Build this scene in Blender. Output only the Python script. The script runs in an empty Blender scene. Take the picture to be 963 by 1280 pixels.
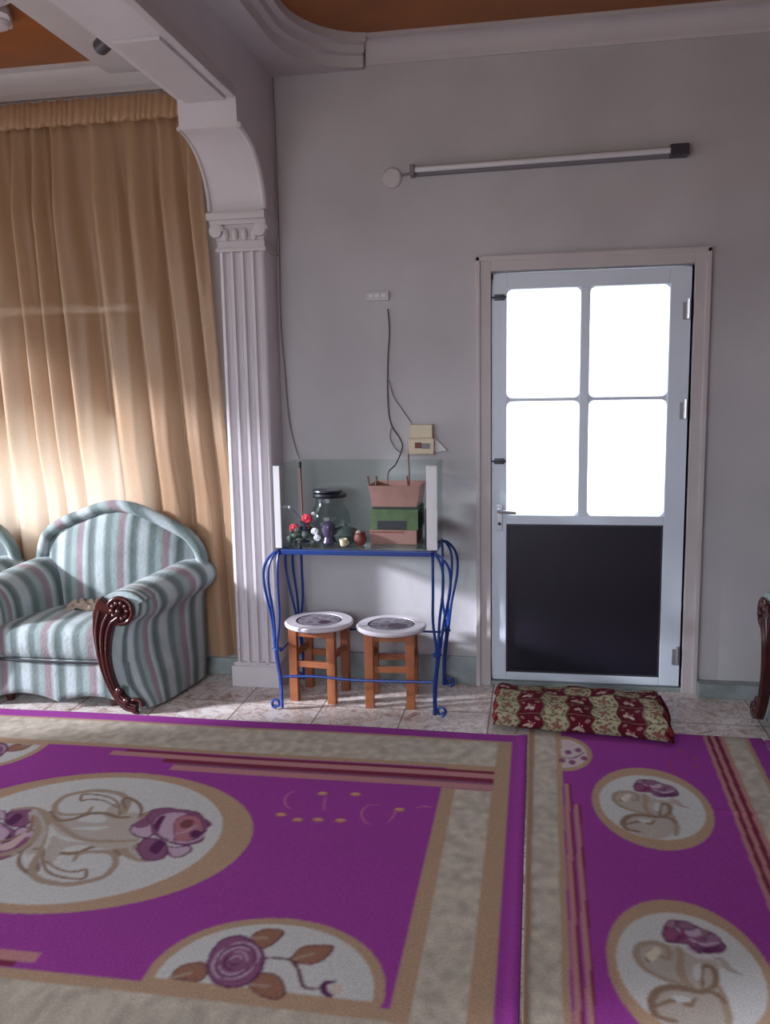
import bpy, bmesh, math, random
import numpy as np
from mathutils import Vector, Matrix
random.seed(7); rng = np.random.RandomState(3)
S = bpy.context.scene
COL = S.collection
PI = math.pi

# ---------------------------------------------------------------- camera (fitted to the photograph)
F, PIT, YAW, ROL = 1072.0257, -.1453, -.1756, -.0179
CAM = np.array([.2024, -4.2491, 1.5185])
_cy, _sy, _cp, _sp = math.cos(YAW), math.sin(YAW), math.cos(PIT), math.sin(PIT)
FW = np.array([_sy*_cp, _cy*_cp, _sp]); RT = np.array([_cy, -_sy, 0.]); UP = np.cross(RT, FW)
_c, _s = math.cos(ROL), math.sin(ROL)
RT, UP = _c*RT+_s*UP, -_s*RT+_c*UP
def bp(px, py, ax, val):
    d = FW+RT*(px-481.5)/F-UP*(py-640)/F
    return CAM+(val-CAM[ax])/d[ax]*d
def atY(px, py, y):
    p = bp(px, py, 1, y); return Vector((float(p[0]), float(p[1]), float(p[2])))
cam = bpy.data.cameras.new('camera'); co = bpy.data.objects.new('camera', cam); COL.objects.link(co)
M3 = Matrix(((RT[0], UP[0], -FW[0]), (RT[1], UP[1], -FW[1]), (RT[2], UP[2], -FW[2])))
co.matrix_world = Matrix.Translation(Vector(CAM.tolist())) @ M3.to_4x4()
cam.sensor_fit = 'HORIZONTAL'; cam.sensor_width = 36; cam.lens = F*36/963
cam.clip_start = .05
S.camera = co

# ---------------------------------------------------------------- materials
def s2l(c):
    return tuple((x/255/12.92) if x/255 <= .04045 else ((x/255+.055)/1.055)**2.4 for x in c)
MATS = {}
def mat(name, rgb, rough=.6, metal=0., noise=0., nscale=8., bump=0., bscale=40., attr=None, spec=.5, trans=0., alpha=1., sheen=0.):
    m = bpy.data.materials.new(name); m.use_nodes = True; MATS[name] = m
    nt = m.node_tree; b = nt.nodes['Principled BSDF']
    c = s2l(rgb) if max(rgb) > 1.001 else rgb
    b.inputs['Base Color'].default_value = (*c, 1)
    b.inputs['Roughness'].default_value = rough; b.inputs['Metallic'].default_value = metal
    b.inputs['Specular IOR Level'].default_value = spec
    b.inputs['Transmission Weight'].default_value = trans; b.inputs['Alpha'].default_value = alpha
    b.inputs['Sheen Weight'].default_value = sheen
    src = None
    tc = nt.nodes.new('ShaderNodeTexCoord')
    if attr:
        a = nt.nodes.new('ShaderNodeAttribute'); a.attribute_name = attr; src = a.outputs['Color']
    if noise > 0:
        n = nt.nodes.new('ShaderNodeTexNoise'); n.inputs['Scale'].default_value = nscale; n.inputs['Detail'].default_value = 6
        nt.links.new(tc.outputs['Object'], n.inputs['Vector'])
        mr = nt.nodes.new('ShaderNodeMapRange'); mr.inputs['From Min'].default_value = .3; mr.inputs['From Max'].default_value = .7
        mr.inputs['To Min'].default_value = 1-noise; mr.inputs['To Max'].default_value = 1+noise*.5
        nt.links.new(n.outputs['Fac'], mr.inputs['Value'])
        mx = nt.nodes.new('ShaderNodeMix'); mx.data_type = 'RGBA'; mx.blend_type = 'MULTIPLY'; mx.inputs['Factor'].default_value = 1
        mx.inputs['A'].default_value = (*c, 1)
        if src: nt.links.new(src, mx.inputs['A'])
        nt.links.new(mr.outputs['Result'], mx.inputs['B']); src = mx.outputs['Result']
    if src: nt.links.new(src, b.inputs['Base Color'])
    if bump > 0:
        n2 = nt.nodes.new('ShaderNodeTexNoise'); n2.inputs['Scale'].default_value = bscale; n2.inputs['Detail'].default_value = 4
        nt.links.new(tc.outputs['Object'], n2.inputs['Vector'])
        bu = nt.nodes.new('ShaderNodeBump'); bu.inputs['Strength'].default_value = bump; bu.inputs['Distance'].default_value = .01
        nt.links.new(n2.outputs['Fac'], bu.inputs['Height']); nt.links.new(bu.outputs['Normal'], b.inputs['Normal'])
    return m
wallm = mat('wall_paint', (190, 187, 190), .75, noise=.14, nscale=1.6, bump=.15, bscale=25)
plaster = mat('white_plaster', (206, 200, 204), .6, noise=.06, nscale=3)
plaster2 = mat('moulding_plaster', (196, 190, 192), .55, noise=.05, nscale=3)
brown = mat('brown_ceiling', (150, 88, 40), .5, noise=.3, nscale=2.5)
casing = mat('casing_paint', (192, 184, 184), .5, noise=.08, nscale=4)
alu = mat('aluminium', (214, 224, 236), .4, 0., noise=.04, nscale=5)
darkpanel = mat('dark_panel', (26, 22, 36), .38, noise=.1, nscale=4)
steel = mat('steel', (190, 190, 195), .3, .8)
darkmetal = mat('dark_metal', (70, 70, 78), .45, .5)
marble = mat('marble', (150, 160, 160), .35, noise=.3, nscale=9)
bluem = mat('blue_iron', (20, 56, 132), .35, .1, noise=.15, nscale=20)
woodo = mat('orange_wood', (150, 88, 54), .45, noise=.25, nscale=12)
stoolw = mat('stool_white', (205, 198, 205), .3, noise=.05, nscale=8)
redwood = mat('red_carved_wood', (68, 27, 25), .22, noise=.35, nscale=14)
beigem = mat('beige_plastic', (205, 190, 160), .4, noise=.06)
whitep = mat('white_plastic', (214, 212, 214), .4)
greyp = mat('grey_plastic', (120, 116, 124), .45)
cablem = mat('cable', (92, 78, 80), .5)
cablel = mat('pale_cable', (140, 128, 130), .5)
cardb = mat('pink_card', (152, 114, 104), .7, noise=.12, nscale=20)
cardg = mat('green_card', (74, 96, 58), .6, noise=.25, nscale=25)
black = mat('black_plastic', (28, 28, 36), .35)
navy = mat('navy_card', (30, 30, 52), .5)
redf = mat('red_petal', (190, 34, 58), .5, noise=.2, nscale=40)
leafm = mat('leaf', (56, 68, 60), .6, noise=.3, nscale=30)
petw = mat('white_petal', (200, 198, 205), .6)
creamm = mat('cream_ceramic', (225, 216, 180), .35)
redbr = mat('red_brown', (120, 60, 50), .6, noise=.2, nscale=20)
purp = mat('purple_glaze', (78, 66, 92), .15, noise=.2, nscale=15)
dgreen = mat('dark_green_glaze', (62, 74, 72), .25, noise=.2, nscale=15)
clothb = mat('crumpled_cloth', (170, 150, 136), .8, noise=.2, nscale=20)
bulb = mat('unlit_tube', (214, 214, 218), .15)
patm = mat('rug_pile', (1, 1, 1), .95, attr='pat', noise=.16, nscale=160, bump=.25, bscale=300, spec=.1)
matm = mat('folded_mat_weave', (1, 1, 1), .9, attr='pat', noise=.25, nscale=90, bump=.4, bscale=200, spec=.1)
insetm = mat('stool_inset', (1, 1, 1), .5, attr='pat', noise=.2, nscale=60)

def glass(name, rgb, alpha_like=.85, rough=.02):
    m = bpy.data.materials.new(name); m.use_nodes = True; nt = m.node_tree; nt.nodes.clear()
    o = nt.nodes.new('ShaderNodeOutputMaterial'); t = nt.nodes.new('ShaderNodeBsdfTransparent'); g = nt.nodes.new('ShaderNodeBsdfGlossy')
    g.inputs['Roughness'].default_value = rough; t.inputs['Color'].default_value = (*s2l(rgb), 1)
    lw = nt.nodes.new('ShaderNodeLayerWeight'); pw = nt.nodes.new('ShaderNodeMath'); pw.operation = 'POWER'; pw.inputs[1].default_value = 4
    ad = nt.nodes.new('ShaderNodeMath'); ad.operation = 'MULTIPLY_ADD'; ad.inputs[1].default_value = .7; ad.inputs[2].default_value = .03
    nt.links.new(lw.outputs['Facing'], pw.inputs[0]); nt.links.new(pw.outputs[0], ad.inputs[0])
    mx = nt.nodes.new('ShaderNodeMixShader'); nt.links.new(ad.outputs[0], mx.inputs[0])
    nt.links.new(t.outputs[0], mx.inputs[1]); nt.links.new(g.outputs[0], mx.inputs[2]); nt.links.new(mx.outputs[0], o.inputs[0])
    return m
tankglass = glass('tank_glass', (246, 250, 248))
jarglass = glass('jar_glass', (222, 228, 228))
clearwin = glass('window_glass', (250, 250, 250))
def frosted():
    m = bpy.data.materials.new('frosted_glass'); m.use_nodes = True; nt = m.node_tree; nt.nodes.clear()
    o = nt.nodes.new('ShaderNodeOutputMaterial'); t = nt.nodes.new('ShaderNodeBsdfTranslucent'); t.inputs['Color'].default_value = (.86, .88, .92, 1)
    g = nt.nodes.new('ShaderNodeBsdfGlossy'); g.inputs['Roughness'].default_value = .25
    tr = nt.nodes.new('ShaderNodeBsdfTransparent')
    a = nt.nodes.new('ShaderNodeMixShader'); a.inputs[0].default_value = .5
    nt.links.new(t.outputs[0], a.inputs[1]); nt.links.new(tr.outputs[0], a.inputs[2])
    mx = nt.nodes.new('ShaderNodeMixShader'); mx.inputs[0].default_value = .05
    nt.links.new(a.outputs[0], mx.inputs[1]); nt.links.new(g.outputs[0], mx.inputs[2]); nt.links.new(mx.outputs[0], o.inputs[0])
    return m
frost = frosted()

def ramp(nt, stops, const=False):
    r = nt.nodes.new('ShaderNodeValToRGB'); cr = r.color_ramp
    if const: cr.interpolation = 'CONSTANT'
    while len(cr.elements) < len(stops): cr.elements.new(.5)
    for e, (p, c) in zip(cr.elements, stops): e.position = p; e.color = (*s2l(c), 1)
    return r
def stripe_mat():
    m = mat('striped_upholstery', (160, 170, 165), .75, bump=.3, bscale=60, sheen=.15, spec=.3)
    nt = m.node_tree; b = nt.nodes['Principled BSDF']
    a = nt.nodes.new('ShaderNodeAttribute'); a.attribute_name = 'sc'
    mu = nt.nodes.new('ShaderNodeMath'); mu.operation = 'MULTIPLY'; mu.inputs[1].default_value = 1/.235
    fr = nt.nodes.new('ShaderNodeMath'); fr.operation = 'FRACT'
    nt.links.new(a.outputs['Fac'], mu.inputs[0]); nt.links.new(mu.outputs[0], fr.inputs[0])
    W, G, Mv, D, P = (172, 182, 184), (104, 118, 116), (136, 122, 126), (84, 96, 96), (138, 154, 152)
    r = ramp(nt, [(0, W), (.11, W), (.20, G), (.29, G), (.36, P), (.43, P), (.50, Mv), (.60, Mv), (.67, W), (.73, P), (.80, D), (.90, G), (.98, W)])
    n = nt.nodes.new('ShaderNodeTexNoise'); n.inputs['Scale'].default_value = 9; n.inputs['Detail'].default_value = 4
    tc = nt.nodes.new('ShaderNodeTexCoord'); nt.links.new(tc.outputs['Object'], n.inputs['Vector'])
    mr = nt.nodes.new('ShaderNodeMapRange'); mr.inputs['From Min'].default_value = .3; mr.inputs['From Max'].default_value = .7
    mr.inputs['To Min'].default_value = .8; mr.inputs['To Max'].default_value = 1.05; nt.links.new(n.outputs['Fac'], mr.inputs['Value'])
    mx = nt.nodes.new('ShaderNodeMix'); mx.data_type = 'RGBA'; mx.blend_type = 'MULTIPLY'; mx.inputs['Factor'].default_value = 1
    nt.links.new(fr.outputs[0], r.inputs[0]); nt.links.new(r.outputs[0], mx.inputs['A']); nt.links.new(mr.outputs[0], mx.inputs['B'])
    nt.links.new(mx.outputs['Result'], b.inputs['Base Color'])
    return m
stripem = stripe_mat()
def floor_mat():
    m = mat('marble_tiles', (190, 180, 176), .28)
    nt = m.node_tree; b = nt.nodes['Principled BSDF']; tc = nt.nodes.new('ShaderNodeTexCoord')
    n = nt.nodes.new('ShaderNodeTexNoise'); n.inputs['Scale'].default_value = 11; n.inputs['Detail'].default_value = 8; n.inputs['Distortion'].default_value = 1.2
    nt.links.new(tc.outputs['Object'], n.inputs['Vector'])
    r = ramp(nt, [(.28, (150, 118, 108)), (.40, (206, 186, 178)), (.47, (232, 224, 220)), (.52, (184, 162, 154)), (.56, (228, 220, 216)), (.75, (238, 232, 230))])
    nt.links.new(n.outputs['Fac'], r.inputs[0])
    br = nt.nodes.new('ShaderNodeTexBrick'); br.offset = 0; br.inputs['Scale'].default_value = 1
    br.inputs['Brick Width'].default_value = .4; br.inputs['Row Height'].default_value = .4; br.inputs['Mortar Size'].default_value = .004
    br.inputs['Color1'].default_value = (1, 1, 1, 1); br.inputs['Color2'].default_value = (.9, .88, .87, 1); br.inputs['Mortar'].default_value = (.35, .27, .24, 1)
    nt.links.new(tc.outputs['Object'], br.inputs['Vector'])
    mx = nt.nodes.new('ShaderNodeMix'); mx.data_type = 'RGBA'; mx.blend_type = 'MULTIPLY'; mx.inputs['Factor'].default_value = 1
    nt.links.new(r.outputs[0], mx.inputs['A']); nt.links.new(br.outputs['Color'], mx.inputs['B']); nt.links.new(mx.outputs['Result'], b.inputs['Base Color'])
    return m
floorm = floor_mat()
def curtain_mat():
    m = bpy.data.materials.new('gold_curtain_fabric'); m.use_nodes = True; nt = m.node_tree; b = nt.nodes['Principled BSDF']; o = nt.nodes['Material Output']
    c = s2l((190, 150, 108))
    n = nt.nodes.new('ShaderNodeTexNoise'); n.inputs['Scale'].default_value = 90; tc = nt.nodes.new('ShaderNodeTexCoord'); nt.links.new(tc.outputs['Object'], n.inputs['Vector'])
    r = ramp(nt, [(.3, (176, 136, 98)), (.7, (186, 148, 112))]); nt.links.new(n.outputs['Fac'], r.inputs[0])
    nt.links.new(r.outputs[0], b.inputs['Base Color']); b.inputs['Roughness'].default_value = .42; b.inputs['Specular IOR Level'].default_value = .8; b.inputs['Sheen Weight'].default_value = .45; b.inputs['Sheen Roughness'].default_value = .4
    t = nt.nodes.new('ShaderNodeBsdfTranslucent'); t.inputs['Color'].default_value = (.88, .76, .62, 1)
    mx = nt.nodes.new('ShaderNodeMixShader'); mx.inputs[0].default_value = .42
    nt.links.new(b.outputs[0], mx.inputs[1]); nt.links.new(t.outputs[0], mx.inputs[2]); nt.links.new(mx.outputs[0], o.inputs[0])
    return m
curtm = curtain_mat()

# ---------------------------------------------------------------- mesh helpers
class MB:
    def __init__(s): s.v = []; s.f = []; s.sc = []; s.k = 0.
    def add(s, vs, fs, sc=None):
        o = len(s.v); s.v += [tuple(v) for v in vs]; s.f += [tuple(i+o for i in f) for f in fs]
        s.sc += sc if sc else [0.]*len(vs)
    def box(s, x0, x1, y0, y1, z0, z1, b=0.):
        if b <= 0:
            s.add([(x, y, z) for x in (x0, x1) for y in (y0, y1) for z in (z0, z1)],
                  [(0, 1, 3, 2), (4, 6, 7, 5), (0, 4, 5, 1), (2, 3, 7, 6), (0, 2, 6, 4), (1, 5, 7, 3)])
        else:
            bm = bmesh.new(); bmesh.ops.create_cube(bm, size=1)
            for v in bm.verts: v.co = Vector(((x0+x1)/2+v.co.x*(x1-x0), (y0+y1)/2+v.co.y*(y1-y0), (z0+z1)/2+v.co.z*(z1-z0)))
            bmesh.ops.bevel(bm, geom=bm.edges[:], offset=b, segments=2, affect='EDGES', profile=.7)
            s.bm(bm)
        return s
    def bm(s, bm, free=True):
        bm.verts.ensure_lookup_table(); bm.verts.index_update()
        s.add([v.co[:] for v in bm.verts], [[v.index for v in f.verts] for f in bm.faces])
        if free: bm.free()
    def tube(s, pts, r, n=8, closed=False):
        pts = [Vector(p) for p in pts]; N = len(pts)
        rr = r if isinstance(r, (list, tuple)) else [r]*N
        prev = None; rings = []
        for i, p in enumerate(pts):
            if closed: t = pts[(i+1) % N]-pts[i-1]
            else: t = pts[min(i+1, N-1)]-pts[max(i-1, 0)]
            t.normalize()
            if prev is None:
                a = Vector((0, 0, 1)) if abs(t.z) < .9 else Vector((1, 0, 0)); u = t.cross(a).normalized()
            else: u = (prev-t*prev.dot(t)).normalized()
            prev = u; w = t.cross(u)
            rings.append([p+(u*math.cos(2*PI*k/n)+w*math.sin(2*PI*k/n))*rr[i] for k in range(n)])
        vs = [q for R_ in rings for q in R_]; fs = []
        for i in range(N if closed else N-1):
            j = (i+1) % N
            for k in range(n): fs.append((i*n+k, i*n+(k+1) % n, j*n+(k+1) % n, j*n+k))
        if not closed: fs += [tuple(range(n))[::-1], tuple((N-1)*n+k for k in range(n))]
        s.add(vs, fs); return s
    def lathe(s, c, prof, n=32, axis='z', squash=(1, 1)):
        vs = []
        for r, h in prof:
            for k in range(n):
                a = 2*PI*k/n; x, y = r*math.cos(a)*squash[0], r*math.sin(a)*squash[1]
                vs.append((c[0]+x, c[1]+y, c[2]+h) if axis == 'z' else ((c[0]+x, c[1]+h, c[2]+y) if axis == 'y' else (c[0]+h, c[1]+x, c[2]+y)))
        fs = [(i*n+k, i*n+(k+1) % n, (i+1)*n+(k+1) % n, (i+1)*n+k) for i in range(len(prof)-1) for k in range(n)]
        if prof[0][0] > 1e-6: fs.append(tuple(range(n))[::-1])
        if prof[-1][0] > 1e-6: fs.append(tuple((len(prof)-1)*n+k for k in range(n)))
        s.add(vs, fs); return s
    def ball(s, c, r, sc=(1, 1, 1), n=16):
        s.lathe((0, 0, 0), [(0, 0)], n) if False else None
        vs = []; fs = []; m = n//2
        for i in range(m+1):
            for k in range(n):
                th = PI*i/m; ph = 2*PI*k/n
                vs.append((c[0]+r*sc[0]*math.sin(th)*math.cos(ph), c[1]+r*sc[1]*math.sin(th)*math.sin(ph), c[2]+r*sc[2]*math.cos(th)))
        for i in range(m):
            for k in range(n): fs.append((i*n+k, (i+1)*n+k, (i+1)*n+(k+1) % n, i*n+(k+1) % n))
        s.add(vs, fs); return s
    def prism(s, poly, h0, h1, plane='xz', inset=0.):
        """extrude a closed 2-D outline; plane xz extrudes along y, xy along z, yz along x"""
        n = len(poly)
        def P(a, b, h): return (a, h, b) if plane == 'xz' else ((a, b, h) if plane == 'xy' else (h, a, b))
        bm = bmesh.new()
        v0 = [bm.verts.new(P(a, b, h0)) for a, b in poly]; v1 = [bm.verts.new(P(a, b, h1)) for a, b in poly]
        caps = [bm.faces.new(v0), bm.faces.new(v1[::-1])]
        for i in range(n): bm.faces.new((v0[i], v0[(i+1) % n], v1[(i+1) % n], v1[i]))
        if inset > 0: bmesh.ops.bevel(bm, geom=caps[0].edges[:], offset=inset, segments=2, affect='EDGES')
        bm.normal_update(); bmesh.ops.triangulate(bm, faces=[f for f in bm.faces if len(f.verts) > 4], ngon_method='EAR_CLIP')
        s.bm(bm); return s
    def build(s, name, m, parent=None, loc=None, smooth=True, angle=35):
        me = bpy.data.meshes.new(name); off = Vector(loc) if loc is not None else (parent_loc(parent) if parent else Vector((0, 0, 0)))
        me.from_pydata([(v[0]-off[0], v[1]-off[1], v[2]-off[2]) for v in s.v], [], s.f); me.validate()
        bm = bmesh.new(); bm.from_mesh(me); bmesh.ops.remove_doubles(bm, verts=bm.verts, dist=1e-6) if not any(s.sc) else None
        bmesh.ops.recalc_face_normals(bm, faces=bm.faces); bm.to_mesh(me); bm.free()
        if any(s.sc) and len(me.vertices) == len(s.sc):
            a = me.attributes.new('sc', 'FLOAT', 'POINT'); a.data.foreach_set('value', s.sc)
        me.materials.append(m)
        if smooth:
            me.shade_smooth()
            try: me.set_sharp_from_angle(angle=math.radians(angle))
            except Exception: pass
        o = bpy.data.objects.new(name, me); COL.objects.link(o)
        if parent: o.parent = parent
        elif loc is not None: o.location = loc
        return o
WL = {}
def parent_loc(p):
    v = Vector((0, 0, 0))
    while p: v = v+Vector(p.location); p = p.parent
    return v
def tag(o, label, cat, group=None):
    o['label'] = label; o['category'] = cat
    if group: o['group'] = group
    return o
def thing(name, label, cat, loc, group=None):
    o = bpy.data.objects.new(name, None); COL.objects.link(o); o.location = loc; o.empty_display_size = .1
    return tag(o, label, cat, group)
def struct(o, label=None):
    o['kind'] = 'structure'
    if label: o['label'] = label
    return o
def crom(pts, k=6, closed=False):
    P = [Vector(p) for p in pts]; N = len(P); out = []
    for i in range(N if closed else N-1):
        a, b, c, d = (P[(i-1) % N], P[i], P[(i+1) % N], P[(i+2) % N]) if closed else (P[max(i-1, 0)], P[i], P[i+1], P[min(i+2, N-1)])
        for j in range(k):
            t = j/k; out.append(.5*((2*b)+(-a+c)*t+(2*a-5*b+4*c-d)*t*t+(-a+3*b-3*c+d)*t**3))
    if not closed: out.append(P[-1])
    return out

# ---------------------------------------------------------------- room shell
XL, XR, YR, ZC = -3.8, 4.4, -5.0, 3.13
T = .2
struct(MB().box(XL-T, XR+T, YR-T, T, -.1, 0).build('floor', floorm, smooth=False), 'veined marble tile floor')
# door opening x -.02 .. .925, z 0 .. 2.055
DX0, DX1, DZ1 = -.015, .915, 2.05
WB0, WB1 = -3.45, -1.86
m = MB().box(XL-T, WB0, 0, T, 0, 3.4).box(WB1, DX0, 0, T, 0, 3.4).box(WB0, WB1, 0, T, 0, .80).box(WB0, WB1, 0, T, 1.36, 1.925).box(WB0, WB1, 0, T, 1.95, 3.4)
m.box(DX1, XR+T, 0, T, 0, 3.4).box(DX0, DX1, 0, T, DZ1, 3.4)
struct(m.build('wall_back', wallm, smooth=False), 'grubby mauve-grey painted wall with the glazed door')
def wall_with_hole(name, axis, pos0, pos1, a0, a1, holes):
    m = MB()
    def bx(p0, p1, z0, z1):
        if axis == 'x': m.box(pos0, pos1, p0, p1, z0, z1)
        else: m.box(p0, p1, pos0, pos1, z0, z1)
    cur = a0
    for (h0, h1, z0, z1) in sorted(holes):
        bx(cur, h0, 0, 3.4); bx(h0, h1, 0, z0); bx(h0, h1, z1, 3.4); cur = h1
    bx(cur, a1, 0, 3.4)
    return struct(m.build(name, wallm, smooth=False))
LW = [(-1.68, -.35, .12, 2.30), (-4.7, -3.9, 1.2, 2.3)]  # second opening is an unseen window added to brighten the rugs
RWH = []
RR = [(-3.0, .1, .8, 2.6)]
wall_with_hole('wall_left', 'x', XL-T, XL, YR, 0, LW)
wall_with_hole('wall_right', 'x', XR, XR+T, YR, 0, RWH)
wall_with_hole('wall_rear', 'y', YR-T, YR, XL-T, XR+T, RR)
wi = 0
def window(axis, pos, a0, a1, z0, z1):
    global wi; wi += 1
    m = MB(); w = .05
    def bx(p0, p1, q0, q1, h=.03):
        if axis == 'x': m.box(pos-h, pos+h, p0, p1, q0, q1)
        else: m.box(p0, p1, pos-h, pos+h, q0, q1)
    bx(a0, a0+w, z0, z1); bx(a1-w, a1, z0, z1); bx(a0, a1, z0, z0+w); bx(a0, a1, z1-w, z1)
    if a1-a0 > 1.3: bx((a0+a1)/2-.02, (a0+a1)/2+.02, z0, z1)
    o = struct(m.build('window_%d' % wi, alu, smooth=False))
    g = MB()
    if axis == 'x': g.box(pos-.003, pos+.003, a0+w, a1-w, z0+w, z1-w)
    else: g.box(a0+w, a1-w, pos-.003, pos+.003, z0+w, z1-w)
    g.build('pane', clearwin, o)
for h in LW: window('x', XL-T/2, *h)
for h in RWH: window('x', XR+T/2, *h)
for h in RR: window('y', YR-T/2, *h)
window('y', T-.04, WB0, WB1, .80, 1.36)
# ceiling : brown boards
struct(MB().box(XL-T, XR+T, YR-T, T, ZC, ZC+.12).build('ceiling', brown, smooth=False), 'brown wooden ceiling panel')

# beam with bracket and soffit panel
BX0, BX1 = -1.335, -1.07
prof = [(0, ZC), (0, 2.30), (-.19, 2.30), (-.2, 2.35)]
for k in range(1, 13):
    a = k/12*PI/2; prof.append((-.2-.33*(1-math.cos(a)), 2.35+.285*math.sin(a)))
prof += [(-.535, 2.637), (-.54, 2.755), (YR, 2.755), (YR, ZC)]
o = struct(MB().prism(prof, BX0, BX1, 'yz').build('trim_1', plaster, smooth=True, angle=25), 'white plaster arched beam crossing the ceiling')
MB().box(-1.30, -1.115, -1.2, -.545, 2.742, 2.756, .004).build('soffit_panel', plaster2, o, smooth=False)
mm = MB(); mm.box(-1.098, -1.062, YR, -.56, 2.742, 2.79, .008).build('edge_bead', plaster2, o)
arc = [(BX1+.003, y-.004, z+.006) for y, z in prof[3:16]]
MB().tube(arc, .014, 8).build('arch_bead', plaster2, o)
arc = [(BX0-.003, y-.004, z+.006) for y, z in prof[3:16]]
MB().tube(arc, .010, 8).build('arch_bead', plaster2, o)

# pilaster: plinth, fluted shaft, capital
m = MB()
pts = []
PX0, PX1, PY = -1.305, -1.078, -.195
nf = 4
pts.append((PX0, 0)); pts.append((PX0, PY+.012)); pts.append((PX0+.012, PY))
wf = (PX1-PX0-.024)/nf
for i in range(nf):
    a = PX0+.012+i*wf
    pts.append((a+wf*.14, PY))
    for k in range(1, 8): 
        an = PI*k/8; pts.append((a+wf*.5-wf*.36*math.cos(an), PY+.024*math.sin(an)))
    pts.append((a+wf*.86, PY))
pts += [(PX1-.012, PY), (PX1, PY+.012), (PX1, 0)]
m.prism(pts, .12, 2.2, 'xy')
pil = struct(m.build('trim_2', plaster, angle=50), 'white fluted pilaster under the arched beam')
MB().box(PX0-.028, PX1+.0, PY-.005, 0, 0, .11, .006).box(PX0-.015, PX1-.0, PY-.0, 0, .11, .13, .005).build('plinth', plaster, pil, smooth=False)
m = MB()
for (dx, z0, z1) in ((.012, 2.168, 2.186), (.004, 2.186, 2.22), (.03, 2.29, 2.312), (.042, 2.312, 2.345)):
    m.box(PX0-dx, PX1+min(dx, .02), PY-dx, 0, z0, z1, .004)
m.prism([(PX0-.004, 2.22), (PX0-.028, 2.29), (PX1+.018, 2.29), (PX1+.003, 2.22)], PY-.012, -.0, 'xz')
m.build('capital', plaster2, pil, angle=40)
for cx in (PX0-.002, PX1-.012):           # volutes
    m = MB()
    sp = []
    for k in range(40):
        a = k/40*2.6*PI; r = .036*(1-k/52); sp.append((cx+r*math.cos(a), PY-.022, 2.262+r*math.sin(a)))
    m.tube(sp, .009, 6); m.lathe((cx, PY-.03, 2.262), [(.0, -.004), (.03, 0), (.032, .03)], 16, 'y')
    m.build('volute', plaster2, pil)
for i in range(4):                         # acanthus tongues
    cx = PX0+.045+i*.047
    MB().ball((cx, PY-.018, 2.245), .03, (.55, .4, 1.0), 12).build('leaf', plaster2, pil)

# crown mouldings
def cove(d, h, z0, n=6):
    out = [(0, z0), (0, ZC), (d, ZC), (d, ZC-.018)]
    for k in range(n+1):
        a = k/n*PI/2; out.append((d-.012-(d-.035)*math.sin(a), ZC-.018-(h-.03)*(1-math.cos(a))))
    out += [(.012, z0)]
    return out
c = cove(.098, .11, 3.02)
m = MB(); m.prism([(-a, b) for a, b in c], -.6, XR, 'yz')
struct(m.build('trim_3', plaster2, smooth=True, angle=30), 'cream ceiling cornice above the door wall')
c = cove(.065, .125, 3.0)
m = MB(); m.prism([(-a, b) for a, b in c], XL, BX0, 'yz'); m.box(XL, BX0, -.03, 0, 2.985, 3.0)
struct(m.build('trim_4', plaster2, smooth=True, angle=30), 'white ceiling cornice above the gold curtain')
# border along both sides of the beam, with the rounded corner piece on the right
m = MB(); m.box(-1.90, BX0, YR, -.0, 3.075, ZC, .006); m.box(-1.93, -1.89, YR, -.06, 3.10, ZC, .006)
struct(m.build('trim_5', plaster2, smooth=False))
def corner(off, z0, z1):
    X0, R_ = -.87+off, .33
    pl = [(BX1, 0), (-.60+off*.3, 0), (-.60+off*.3, -.10-off*.9)]
    cx, cyy = X0+R_, -.10-off*.9-.42
    for k in range(0, 13):
        a = PI/2+k/12*PI/2; pl.append((cx+R_*math.cos(a) if k else min(cx, -.60), cyy+.42*math.sin(a)))
    pl += [(X0, YR), (BX1, YR)]
    out = [pl[0]]
    for p in pl[1:]:
        if (abs(p[0]-out[-1][0])+abs(p[1]-out[-1][1])) > 1e-4: out.append(p)
    return MB().prism(out, z0, z1, 'xy')
o = struct(corner(0, 3.09, ZC).build('trim_6', plaster2, angle=30), 'rounded plaster corner of the tray ceiling')
corner(-.035, 3.055, 3.092).build('step', plaster2, o, angle=30)
corner(-.07, 3.005, 3.057).build('step', plaster2, o, angle=30)

# baseboards
struct(MB().box(BX1+.02, -.085, -.018, 0, 0, .145, .003).build('baseboard_back', marble, smooth=False), 'greenish marble skirting under the table')
struct(MB().box(.985, XR, -.075, 0, 0, .07, .006).build('baseboard_right', marble, smooth=False), 'low grey marble skirting right of the door')
struct(MB().box(XL, BX0+.03, -.02, 0, 0, .09, .003).build('baseboard_left', marble, smooth=False), 'grey skirting below the curtain')

# door casing
m = MB()
for (x0, x1, z0, z1) in ((-.078, -.015, 0, 2.115), (.915, .975, 0, 2.115), (-.015, .915, 2.052, 2.115)):
    m.box(x0, x1, -.022, .12, z0, z1, .004)
m.box(-.015, .012, .068, .10, 0, 2.052).box(.89, .915, .068, .10, 0, 2.052).box(-.015, .915, .068, .10, 2.02, 2.052).box(-.0, .915, .068, .10, .022, .05)
m.box(-.088, -.066, -.034, 0, 0, 2.12, .004).box(.963, .985, -.034, 0, 0, 2.12, .004).box(-.088, .985, -.034, 0, 2.098, 2.122, .004)
struct(m.build('trim_7', casing, smooth=False), 'pinkish cream door casing')
struct(MB().box(-.015, .915, -.01, .18, 0, .022, .004).build('trim_8', marble, smooth=False), 'marble doorstep')

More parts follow.
